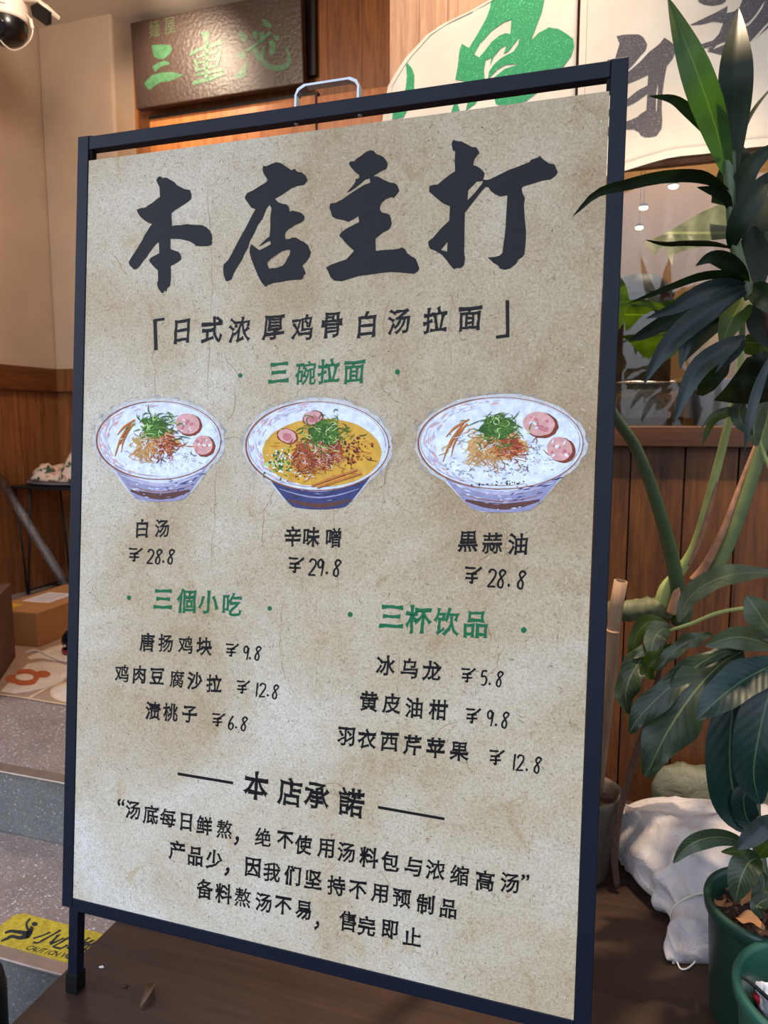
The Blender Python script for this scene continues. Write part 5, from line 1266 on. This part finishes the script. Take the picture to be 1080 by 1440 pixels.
def dry(label, pts, w, z, fold):
    P = smooth_path([gnd(px, py, zz) for px, py, zz in pts], 12); mb = MB()
    for i, p in enumerate(P):
        s = i / 12; T = (P[min(i + 1, 12)] - P[max(i - 1, 0)]).normalized(); sd = T.cross(Vector((0, 0, 1))).normalized(); hw = w / 2 * math.sin(PI * min(1, s * .94 + .05)) ** .8
        for j in (-2, -1, 0, 1, 2): mb.v.append(p + sd * (j / 2 * hw) + Vector((0, 0, abs(j) / 2 * hw * fold + 0.003 * math.sin(s * 9 + j))))
    for i in range(12):
        for j in range(4): mb.face((i * 5 + j, i * 5 + j + 1, i * 5 + j + 6, i * 5 + j + 5), 0, True)
    return solo('dry_leaf', mb, M_DRY, label, 'leaf', P[6])
dry('dry tan leaf on the potting soil at the front rim of the green pot', [(1034, 1292, .186), (1054, 1297, .188), (1076, 1306, .189)], 0.030, 0, 0.5)
dry('small dry tan leaf lying flat on the soil by the left rim of the pot', [(1006, 1266, .184), (1018, 1274, .186), (1030, 1272, .185)], 0.020, 0, 0.4)
dry('curled brown leaf standing up in the middle of the potting soil', [(1044, 1274, .184), (1052, 1256, .205), (1068, 1242, .225)], 0.036, 0, 0.9)
pot2, PX2, rs2, so2 = pot('plant_pot', 'green plastic pot nearest the lower right corner, holding crumpled tissue', PC2, 0.1045, 0.230, 0.080, 0.150, simple('green_pot_lighter', (30, 74, 62), 0.36, 0.08, 9))
# tissue and stick inside it
tc_ = gnd(1066, 1412, 0.170); tc_ = Vector((max(tc_.x, PC2.x - 0.026), tc_.y, tc_.z)); mb = MB()
for j in range(13):
    for i in range(26):
        a = 2 * PI * i / 26; t = PI * j / 12; d = Vector((math.sin(t) * math.cos(a), math.sin(t) * math.sin(a), math.cos(t)))
        q = 1 + 0.35 * noise.noise(d * 2.3 + Vector((3, 1, 0))) + 0.18 * noise.noise(d * 6)
        mb.v.append(tc_ + Matrix.Rotation(-0.9, 3, 'Z') @ Vector((d.x * 0.034 * q, d.y * 0.016 * q, d.z * 0.022 * q)))
for j in range(12):
    for i in range(26): mb.face((j * 26 + i, j * 26 + (i + 1) % 26, (j + 1) * 26 + (i + 1) % 26, (j + 1) * 26 + i), 0, (i + j) % 3 > 0)
def tissue():
    m, nt, b, out = newmat('tissue_paper'); v = coords(nt)
    f = noisen(nt, v, 42, 1, 0.4)
    sp = nn(nt, 'ShaderNodeSeparateXYZ'); nt.links.new(v, sp.inputs[0])
    c = ramp(nt, f, [(0.60, lin((222, 222, 230))), (0.63, lin((190, 40, 60)))])
    g = ramp(nt, sp.outputs[0], [(0.50, (0, 0, 0, 1)), (0.51, (1, 1, 1, 1))])
    nt.links.new(c, b.inputs['Base Color']); b.inputs['Roughness'].default_value = 0.8; return m
solo('crumpled_tissue', mb, tissue(), 'crumpled white tissue with red marks inside the nearest green pot', 'tissue', tc_)
mb = MB(); mb.tube(smooth_path([gnd(1028, 1367, 0.224), gnd(1050, 1378, 0.218), gnd(1076, 1400, 0.200), gnd(1095, 1420, 0.185)], 10), [0.0022] * 5 + [0.0028] * 6, 6)
solo('dark_twig', mb, simple('twig_dark', (26, 22, 20), 0.7), 'thin dark twig lying across the inside of the nearest green pot', 'twig', gnd(1076, 1400, 0.2))

# --- dracaena growing from the nearest pot
drac = thing('dracaena_plant', 'tall dracaena with long pointed strap leaves in front of the shop curtain', 'plant', (0.575, 0.84, 0.16))
stem(drac, [(1150, 1350, .84), (1145, 1150, .87), (1138, 900, .92), (1125, 700, .96), (1108, 540, .99), (1084, 450, 1.03), (1056, 405, 1.03)], [0.016, 0.014, 0.009], STEM_B, 'trunk', 12)
stem(drac, [(1056, 420, 1.0), (1046, 390, 1.0), (1034, 345, 1.0), (1029, 300, 1.0), (1027, 250, 1.0), (1026, 215, 1.0)], [0.008, 0.0075, 0.007, 0.009], STEM_D, 'stem', 12)
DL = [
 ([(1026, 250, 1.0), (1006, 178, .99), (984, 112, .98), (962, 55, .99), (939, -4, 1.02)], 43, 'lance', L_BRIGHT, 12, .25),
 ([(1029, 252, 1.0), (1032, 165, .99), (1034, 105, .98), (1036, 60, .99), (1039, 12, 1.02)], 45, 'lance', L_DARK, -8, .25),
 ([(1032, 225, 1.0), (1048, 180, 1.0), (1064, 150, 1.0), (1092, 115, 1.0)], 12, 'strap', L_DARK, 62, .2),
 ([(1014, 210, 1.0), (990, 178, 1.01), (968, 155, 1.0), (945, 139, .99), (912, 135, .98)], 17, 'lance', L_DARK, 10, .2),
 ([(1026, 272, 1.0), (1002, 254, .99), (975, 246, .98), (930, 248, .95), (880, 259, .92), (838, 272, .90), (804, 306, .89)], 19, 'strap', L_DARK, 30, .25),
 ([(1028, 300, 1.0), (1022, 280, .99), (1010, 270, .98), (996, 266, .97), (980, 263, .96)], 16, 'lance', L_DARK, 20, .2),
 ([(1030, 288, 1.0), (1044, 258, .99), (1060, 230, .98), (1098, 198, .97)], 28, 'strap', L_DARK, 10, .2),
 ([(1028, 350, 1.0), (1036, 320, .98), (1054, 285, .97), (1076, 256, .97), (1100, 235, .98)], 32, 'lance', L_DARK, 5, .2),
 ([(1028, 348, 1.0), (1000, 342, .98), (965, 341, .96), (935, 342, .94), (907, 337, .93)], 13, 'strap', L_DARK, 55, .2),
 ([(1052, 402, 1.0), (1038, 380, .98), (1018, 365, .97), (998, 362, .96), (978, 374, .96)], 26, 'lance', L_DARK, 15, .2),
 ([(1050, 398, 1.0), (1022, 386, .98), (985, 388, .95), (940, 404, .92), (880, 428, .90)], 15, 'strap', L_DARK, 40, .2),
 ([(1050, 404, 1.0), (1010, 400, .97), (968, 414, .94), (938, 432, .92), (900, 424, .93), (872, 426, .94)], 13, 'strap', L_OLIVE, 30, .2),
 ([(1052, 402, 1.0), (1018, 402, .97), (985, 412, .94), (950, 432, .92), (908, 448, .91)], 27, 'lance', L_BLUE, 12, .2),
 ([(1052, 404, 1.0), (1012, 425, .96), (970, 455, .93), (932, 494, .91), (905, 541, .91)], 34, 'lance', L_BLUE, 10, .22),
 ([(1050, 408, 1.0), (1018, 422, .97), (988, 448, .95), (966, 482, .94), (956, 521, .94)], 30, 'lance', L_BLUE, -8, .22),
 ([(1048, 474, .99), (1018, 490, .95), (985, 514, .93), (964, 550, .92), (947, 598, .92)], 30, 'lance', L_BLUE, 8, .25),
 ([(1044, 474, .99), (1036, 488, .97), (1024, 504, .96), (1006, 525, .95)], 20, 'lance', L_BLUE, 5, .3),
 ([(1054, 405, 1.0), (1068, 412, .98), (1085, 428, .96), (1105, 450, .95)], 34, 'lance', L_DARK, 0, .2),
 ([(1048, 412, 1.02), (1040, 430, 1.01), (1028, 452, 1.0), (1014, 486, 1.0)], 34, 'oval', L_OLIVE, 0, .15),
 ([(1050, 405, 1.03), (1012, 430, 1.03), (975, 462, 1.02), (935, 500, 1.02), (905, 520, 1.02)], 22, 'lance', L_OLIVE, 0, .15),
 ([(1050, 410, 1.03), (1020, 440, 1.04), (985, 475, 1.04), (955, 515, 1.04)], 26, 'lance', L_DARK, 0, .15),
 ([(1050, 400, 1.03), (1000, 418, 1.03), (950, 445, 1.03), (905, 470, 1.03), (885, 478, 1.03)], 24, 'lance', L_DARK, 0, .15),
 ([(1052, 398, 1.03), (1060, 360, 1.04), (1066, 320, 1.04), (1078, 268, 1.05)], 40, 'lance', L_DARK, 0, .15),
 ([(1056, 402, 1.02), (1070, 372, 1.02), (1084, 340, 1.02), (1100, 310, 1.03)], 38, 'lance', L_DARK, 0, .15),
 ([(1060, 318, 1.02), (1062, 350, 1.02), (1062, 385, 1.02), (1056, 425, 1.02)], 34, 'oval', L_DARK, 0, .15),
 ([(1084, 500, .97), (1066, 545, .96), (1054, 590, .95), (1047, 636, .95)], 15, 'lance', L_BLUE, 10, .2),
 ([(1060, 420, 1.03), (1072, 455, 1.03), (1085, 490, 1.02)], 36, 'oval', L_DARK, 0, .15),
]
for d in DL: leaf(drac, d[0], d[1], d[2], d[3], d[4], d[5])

# --- clay pot, bamboo stake and philodendron behind the board edge
PCL = Vector((0.415, 1.43, 0))
M_CLAY = simple('weathered_clay', (84, 72, 62), 0.85, 0.25, 14, bmp=0.3)
clay, CLX, rsc, soc = pot('clay_pot', 'weathered grey clay pot half hidden behind the right side of the signboard', PCL, 0.078, 0.185, 0.052, 0.158, M_CLAY, 0.006)
bam = thing('bamboo_stake', 'cut bamboo stake leaning beside the philodendron stem', 'stake', at(845, 1060, 1.40))
mb = MB(); ps = [at(838, 1118, 1.40), at(857, 960, 1.372), at(860, 940, 1.366), at(862.5, 886, 1.356), at(867, 850, 1.351), at(873, 817, 1.346)]
mb.tube(ps, 0.0125, 16); M_BAM = wood('bamboo', (120, 92, 70), (170, 138, 110), 0.6, scale=5); emit('cane', mb, M_BAM, bam)
for p_ in ((862, 887), (868.5, 845)):
    q = at(*p_, 1.3535); d = (ps[-1] - ps[-3]).normalized(); mb = MB(); mb.tube([q - d * .002, q, q + d * .002], [0.0125, 0.0137, 0.0125], 16); emit('node', mb, M_BAM, bam)
q = ps[-1]; d = (ps[-1] - ps[-2]).normalized(); mb = MB(); mb.tube([q - d * .001, q + d * .0008], [0.009, 0.009], 16); emit('cut_end', mb, simple('cane_pith', (66, 46, 34), 0.9), bam)
phil = thing('philodendron_plant', 'big philodendron with a thick ringed stem, long bare leaf stalks and lobed leaves', 'plant', (0.415, 1.43, 0.16))
mb = MB(); P = smooth_path([PCL + Vector((0.0, 0, 0.158)), at(834, 1000, 1.41), at(838, 900, 1.40), at(858, 862, 1.395), at(885, 859, 1.385), at(915, 855, 1.38), at(945, 858, 1.38), at(965, 866, 1.38)], 60)
mb.tube(P, [0.0205 + 0.0016 * (1 if (i % 6) == 0 else 0) + 0.0012 * math.sin(i * 1.7) for i in range(61)], 18); emit('rhizome', mb, simple('rhizome_green', (84, 86, 56), 0.65, 0.5, 26, bmp=0.5, bscale=50), phil)
stem(phil, [(957, 876, 1.37), (955, 842, 1.36), (943, 775, 1.34), (918, 690, 1.31), (893, 628, 1.29), (866, 588, 1.27), (852, 555, 1.26), (858, 500, 1.25)], [0.017, 0.0135, 0.0112, 0.0098, 0.0088, 0.007], STEM_D, 'leaf_stalk', 14)
stem(phil, [(930, 858, 1.38), (937, 828, 1.37), (955, 805, 1.36), (978, 765, 1.34), (1000, 690, 1.31), (1020, 612, 1.28), (1036, 545, 1.26), (1043, 490, 1.25)], [0.017, 0.012, 0.0088, 0.0078, 0.0065, 0.005], STEM_P, 'leaf_stalk', 14)
stem(phil, [(985, 835, 1.36), (1008, 800, 1.35), (1040, 725, 1.33), (1068, 640, 1.31), (1090, 560, 1.29), (1098, 500, 1.28)], [0.014, 0.0118, 0.0102, 0.0088], STEM_G, 'leaf_stalk', 14)
stem(phil, [(975, 818, 1.365), (994, 793, 1.355), (1018, 745, 1.34), (1046, 672, 1.33), (1078, 590, 1.32)], [0.010, 0.008, 0.006, 0.004], SHEATH, 'dry_sheath', 8)
stem(phil, [(968, 795, 1.345), (984, 758, 1.33), (1003, 695, 1.305), (1011, 658, 1.295)], [0.003, 0.006, 0.004, 0.002], SHEATH, 'dry_sheath', 8)
stem(phil, [(944, 862, 1.355), (950, 842, 1.35), (956, 812, 1.345)], [0.010, 0.009, 0.004], simple('dead_stub', (176, 130, 96), 0.8, 0.3, 40), 'dry_stub', 10)
stem(phil, [(940, 872, 1.37), (930, 930, 1.36), (914, 1000, 1.36), (890, 1075, 1.36), (872, 1140, 1.36), (864, 1200, 1.36), (868, 1246, 1.36)], [0.004, 0.0055, 0.006, 0.0075, 0.006], STEM_B, 'aerial_root', 8)
for poly, Y, m, gx, gy in (
 ([(1040,282),(1015,286),(985,299),(955,317),(930,331),(906,341),(914,352),(921,361),(926,350),(934,346),(938,357),(945,373),(948,358),(965,352),(985,347),(1000,338),(1020,336),(1034,320)], 1.12, L_PALE, .08, -.25),  # spotlit top face put into the colour by the pale material
 ([(1000,424),(960,420),(925,424),(888,423),(877,445),(880,465),(884,464),(903,444),(917,437),(935,432),(965,440),(990,436)], 1.12, L_OLIVE, .05, .1),
 ([(872,472),(882,478),(890,486),(902,499),(912,505),(935,491),(950,472),(975,452),(990,432),(960,432),(930,441),(916,455),(906,464),(895,470)], 1.13, L_OLIVE, .05, .1),
 ([(979,555),(989,557),(1004,549),(1024,526),(1028,508),(1010,505),(994,518),(983,534)], 1.06, L_DARK, .05, .1),
 ([(1003,563),(1030,567),(1060,569),(1092,562),(1098,500),(1075,493),(1050,503),(1035,525),(1020,545)], 1.10, L_DARK, .05, .1),
 ([(1038,480),(1052,470),(1090,462),(1098,500),(1070,502),(1048,498)], 1.12, L_PHIL, .05, .1),
 ([(866,380),(880,400),(886,425),(880,450),(866,470),(856,455),(850,420),(855,392)], 1.16, L_PHIL, .1, .1),
 ([(1020,215),(1045,205),(1060,222),(1045,262),(1022,290),(1000,285),(1002,262)], 1.16, L_DARK, .05, .1),
 ([(1040,280),(1060,262),(1098,250),(1098,330),(1060,345),(1038,330)], 1.14, L_PALE, .05, -.2),
 ([(1062,300),(1080,285),(1100,290),(1100,345),(1072,332)], 1.11, L_OLIVE, .05, -.1)):
    poly_leaf(phil, poly, Y, m, gx, gy)
stem(phil, [(1043, 490, 1.25), (1044, 430, 1.20), (1040, 360, 1.16), (1030, 300, 1.14)], [0.005, 0.004], STEM_G, 'leaf_stalk', 8)

# --- palmate plant growing from the first green pot
palm = thing('umbrella_tree_plant', 'umbrella plant with drooping oval leaflets, rooted in the bark covered pot', 'plant', PC1 + Vector((0.03, 0, 0.16)))
stem(palm, [(1080, 1268, 1.05), (1070, 1215, 1.06), (1062, 1150, 1.09), (1066, 1085, 1.12), (1086, 1000, 1.15), (1096, 930, 1.16), (1088, 890, 1.16)], [0.009, 0.008, 0.006], STEM_D, 'trunk', 12)
stem(palm, [(1090, 895, 1.16), (1070, 900, 1.15), (1045, 914, 1.14)], [0.005, 0.004], STEM_P, 'leaf_stalk', 8)
stem(palm, [(1090, 870, 1.16), (1055, 856, 1.17), (1010, 862, 1.20), (972, 877, 1.23), (940, 887, 1.25)], [0.004, 0.0035, 0.003], STEM_P, 'leaf_stalk', 8)
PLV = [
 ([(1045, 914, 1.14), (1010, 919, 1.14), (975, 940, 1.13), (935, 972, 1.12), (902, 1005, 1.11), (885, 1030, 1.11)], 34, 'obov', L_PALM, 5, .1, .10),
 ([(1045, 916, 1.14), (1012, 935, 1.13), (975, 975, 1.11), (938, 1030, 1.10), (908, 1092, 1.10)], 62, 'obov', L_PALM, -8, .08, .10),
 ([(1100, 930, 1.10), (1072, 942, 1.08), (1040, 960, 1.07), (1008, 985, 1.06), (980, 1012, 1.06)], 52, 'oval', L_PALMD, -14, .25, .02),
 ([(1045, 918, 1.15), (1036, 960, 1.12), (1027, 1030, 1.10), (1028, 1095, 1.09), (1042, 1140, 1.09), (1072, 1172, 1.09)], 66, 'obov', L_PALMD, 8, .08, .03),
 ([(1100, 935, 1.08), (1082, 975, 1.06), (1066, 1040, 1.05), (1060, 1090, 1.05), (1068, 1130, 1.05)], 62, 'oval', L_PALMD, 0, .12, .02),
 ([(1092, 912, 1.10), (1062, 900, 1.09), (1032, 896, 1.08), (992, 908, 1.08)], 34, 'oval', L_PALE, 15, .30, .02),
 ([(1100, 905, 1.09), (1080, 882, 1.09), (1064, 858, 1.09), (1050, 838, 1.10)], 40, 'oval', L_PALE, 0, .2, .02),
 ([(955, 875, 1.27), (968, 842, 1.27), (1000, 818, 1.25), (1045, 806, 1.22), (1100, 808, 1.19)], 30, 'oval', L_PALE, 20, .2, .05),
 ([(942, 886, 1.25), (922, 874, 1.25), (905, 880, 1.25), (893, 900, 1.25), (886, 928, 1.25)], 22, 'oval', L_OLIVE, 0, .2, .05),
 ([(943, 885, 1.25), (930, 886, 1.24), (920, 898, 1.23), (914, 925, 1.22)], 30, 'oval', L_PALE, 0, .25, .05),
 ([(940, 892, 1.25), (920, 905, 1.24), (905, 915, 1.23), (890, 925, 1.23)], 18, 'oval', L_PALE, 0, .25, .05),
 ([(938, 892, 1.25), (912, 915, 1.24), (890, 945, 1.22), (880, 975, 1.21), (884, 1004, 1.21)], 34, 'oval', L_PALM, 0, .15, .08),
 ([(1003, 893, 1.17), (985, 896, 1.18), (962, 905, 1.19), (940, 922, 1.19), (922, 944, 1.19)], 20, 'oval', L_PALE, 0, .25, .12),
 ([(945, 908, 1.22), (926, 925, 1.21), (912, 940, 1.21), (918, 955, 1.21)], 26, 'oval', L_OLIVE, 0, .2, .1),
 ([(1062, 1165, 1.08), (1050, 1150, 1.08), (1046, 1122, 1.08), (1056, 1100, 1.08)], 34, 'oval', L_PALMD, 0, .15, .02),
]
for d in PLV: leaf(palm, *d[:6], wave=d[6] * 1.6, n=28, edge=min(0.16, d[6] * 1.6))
# young leaves over the pot
young = thing('umbrella_tree_seedling', 'young umbrella plant shoot with glossy leaves over the bark covered pot', 'plant', PC1 + Vector((0.01, -0.02, 0.165)))
stem(young, [(1078, 1262, 1.02), (1074, 1235, 1.0), (1068, 1207, .99)], [0.005, 0.0035], STEM_G, 'stem', 8)
YL = [
 ([(1052, 1190, .99), (1030, 1180, .98), (1005, 1177, .97), (980, 1183, .96), (962, 1195, .96), (947, 1213, .96)], 25, 'oval', L_PALM, 15, .3, .04),
 ([(1058, 1200, .99), (1048, 1198, .98), (1035, 1197, .98), (1014, 1198, .98)], 15, 'oval', L_OLIVE, 0, .3, .02),
 ([(1068, 1206, .99), (1054, 1212, .97), (1042, 1235, .96), (1034, 1267, .96)], 40, 'oval', L_PALM, -10, .25, .03),
 ([(1098, 1150, .95), (1078, 1160, .94), (1055, 1178, .94), (1037, 1194, .94)], 28, 'oval', L_BLUE, 10, .15, .02),
 ([(1072, 1225, .98), (1074, 1245, .97), (1066, 1262, .96), (1064, 1282, .96)], 20, 'oval', L_PALM, 0, .25, .04),
 ([(1090, 1262, .96), (1075, 1266, .95), (1064, 1275, .94), (1072, 1292, .94)], 20, 'oval', L_PALM, 0, .2, .02),
 ([(1066, 1205, .99), (1080, 1190, .98), (1100, 1180, .97)], 24, 'oval', L_OLIVE, 0, .2, .02),
]
for d in YL: leaf(young, *d[:6], wave=d[6])
# small shoot in front of the window sill
sh = thing('umbrella_tree_shoot', 'small shoot with thin pale leaves crossing the window sill', 'plant', at(1075, 640, 1.2))
stem(sh, [(1098, 700, 1.20), (1075, 640, 1.20), (1055, 590, 1.20), (1040, 572, 1.20)], [0.004, 0.002], STEM_P, 'stem', 8)
for d in (([(1042, 574, 1.2), (1022, 576, 1.19), (1002, 584, 1.18), (982, 607, 1.17)], 9, 'lance', L_PALE, 20, .2), ([(1042, 576, 1.2), (1022, 580, 1.19), (1002, 592, 1.18), (986, 628, 1.17)], 15, 'lance', L_OLIVE, 0, .2),
          ([(1046, 566, 1.2), (1040, 575, 1.19), (1042, 592, 1.18), (1058, 612, 1.18)], 22, 'oval', L_PALM, 0, .2), ([(1078, 562, 1.2), (1066, 580, 1.19), (1060, 605, 1.18), (1064, 628, 1.18)], 24, 'oval', L_PALE, 0, .2),
          ([(1042, 572, 1.2), (1046, 562, 1.2), (1060, 556, 1.19), (1072, 562, 1.19)], 10, 'oval', L_OLIVE, 0, .2)):
    leaf(sh, *d)

# --- sacks on the deck
def sackmat(name, c, weave=360, glint=0.0):
    m, nt, b, out = newmat(name); v = coords(nt)
    wx = nn(nt, 'ShaderNodeTexWave', wave_type='BANDS', bands_direction='X'); wx.inputs['Scale'].default_value = weave * .4; wx.inputs['Distortion'].default_value = 2.0
    wz = nn(nt, 'ShaderNodeTexWave', wave_type='BANDS', bands_direction='Y'); wz.inputs['Scale'].default_value = weave * .4; wz.inputs['Distortion'].default_value = 2.0
    nt.links.new(v, wx.inputs[0]); nt.links.new(v, wz.inputs[0])
    ad = nn(nt, 'ShaderNodeMath', operation='ADD'); nt.links.new(wx.outputs['Fac'], ad.inputs[0]); nt.links.new(wz.outputs['Fac'], ad.inputs[1])
    base = ramp(nt, noisen(nt, v, 7, 4), [(0.3, tuple(x * .9 for x in lin(c)[:3]) + (1,)), (0.7, tuple(min(1, x * 1.08) for x in lin(c)[:3]) + (1,))])
    dm = ramp(nt, ad.outputs[0], [(0.3, (.93, .93, .93, 1)), (1.3, (1.02, 1.02, 1.02, 1))])
    nt.links.new(mixc(nt, 1.0, base, dm, 'MULTIPLY'), b.inputs['Base Color']); b.inputs['Roughness'].default_value = 0.55
    h = nn(nt, 'ShaderNodeMath', operation='MULTIPLY_ADD'); nt.links.new(noisen(nt, v, 24, 4, 0.6, 0.8), h.inputs[0]); h.inputs[1].default_value = 9.0; h.inputs[2].default_value = 0.0
    bump(nt, b, h.outputs[0], 0.45, 0.0022); return m
M_SACK = sackmat('woven_sack', (192, 186, 188)); M_SACKG = sackmat('green_sack', (88, 90, 72))
def loft(rings, nseg=72, seed=1.0, fold=0.10, crease=0.020):
    mb = MB(); n = len(rings)
    fine = smooth_path([(r[0], r[1], r[2]) for r in rings], (n - 1) * 7); fh = smooth_path([(r[3], 0, 0) for r in rings], (n - 1) * 7)
    N = len(fine)
    for j in range(N):
        Y, X, hw = fine[j]; h = fh[j].x; tt = j / (N - 1)
        for i in range(nseg):
            a = 2 * PI * i / nseg; c, s = math.cos(a), math.sin(a)
            e = 0.72; x = hw * abs(c) ** e * (1 if c > 0 else -1); z = h * 0.5 + h * 0.5 * abs(s) ** 0.8 * (1 if s > 0 else -1)
            p = Vector((X + x, Y, z))
            w = fold * math.sin(a * 9 + seed * 3 + tt * 5) * max(0, (tt - 0.45)) * 1.6
            q = noise.noise(Vector((p.x * 9 + seed, p.y * 7, p.z * 9))); q2 = 1 - abs(noise.noise(Vector((p.x * 15 + p.y * 8, p.y * 5 - p.x * 7, seed)))) * 2.6
            rad = Vector((c, 0, s)); ez = min(1.0, tt / 0.35); q *= 0.35 + 0.65 * ez; q2 *= ez ** 2; p += rad * (w * min(hw, h) + 0.018 * q + crease * max(0, q2) ** 3)
            p.z = max(0.0015, p.z); mb.v.append(p)
    for j in range(N - 1):
        for i in range(nseg): mb.face((j * nseg + i, j * nseg + (i + 1) % nseg, (j + 1) * nseg + (i + 1) % nseg, (j + 1) * nseg + i), 0, True)
    mb.face([i for i in range(nseg)], 0, True)
    return mb, N, nseg
sk = thing('woven_sack', 'white woven sack lying on the deck behind the green pots, its mouth stitched shut', 'sack', (0.62, 1.4, 0))
mb, N_, ns_ = loft([(1.535, .65, .04, .04), (1.525, .65, .13, .10), (1.49, .655, .168, .122), (1.43, .66, .180, .134), (1.36, .655, .158, .136), (1.295, .64, .122, .125), (1.255, .622, .095, .10), (1.235, .61, .080, .082)], 80, 1.3)
emit('sack_body', mb, M_SACK, sk)
mb, N2, ns2 = loft([(1.238, .610, .079, .081), (1.222, .602, .073, .066), (1.205, .594, .074, .052), (1.185, .586, .078, .036), (1.165, .580, .080, .018)], 80, 2.2, 0.34, 0.006)
mb.face([(N2 - 1) * ns2 + i for i in range(ns2)], 0, True)
emit('gathered_mouth', mb, M_SACK, sk)
mb = MB(); lo = [Vector((0.610 + 0.085 * math.cos(a), 1.236, max(0.004, 0.042 + 0.046 * math.sin(a)))) for a in [2 * PI * i / 48 for i in range(49)]]
mb.tube(lo, 0.0018, 6, caps=False); emit('stitched_seam', mb, simple('sack_cord', (214, 206, 190), 0.8), sk)
mb = MB(); mb.tube(smooth_path([gnd(952, 1352, .006), gnd(957, 1362, .003), gnd(966, 1362, .003), gnd(976, 1354, .005), gnd(978, 1348, .008), gnd(966, 1350, .008)], 40), 0.0016, 6); emit('tie_cord', mb, simple('sack_tie', (206, 204, 206), 0.8), sk)
gs = W(fs(1004, 1100, 1.74).x, 1.757, 0.0)
mb, N3, ns3 = loft([(0.060, 0, .02, .05), (0.045, 0, .10, .115), (0.0, 0, .13, .148), (-0.035, 0.0, .11, .12), (-0.055, 0, .04, .06)], 64, 5.1, 0.05, 0.008)
mb.v = [Matrix.Translation(gs) @ FM @ v for v in mb.v]
solo('green_sack', mb, M_SACKG, 'crumpled grey green sack against the plank wall behind the white sack', 'sack', gs, FM)
mb = MB(); a_, b__ = gnd(878, 1096, 0.022), gnd(936, 1116, 0.022); mb.tube([a_, b__], 0.010, 4); solo('wood_offcut', mb, M_PLANK, 'thin strip of timber lying at the foot of the plank wall', 'wood', a_)
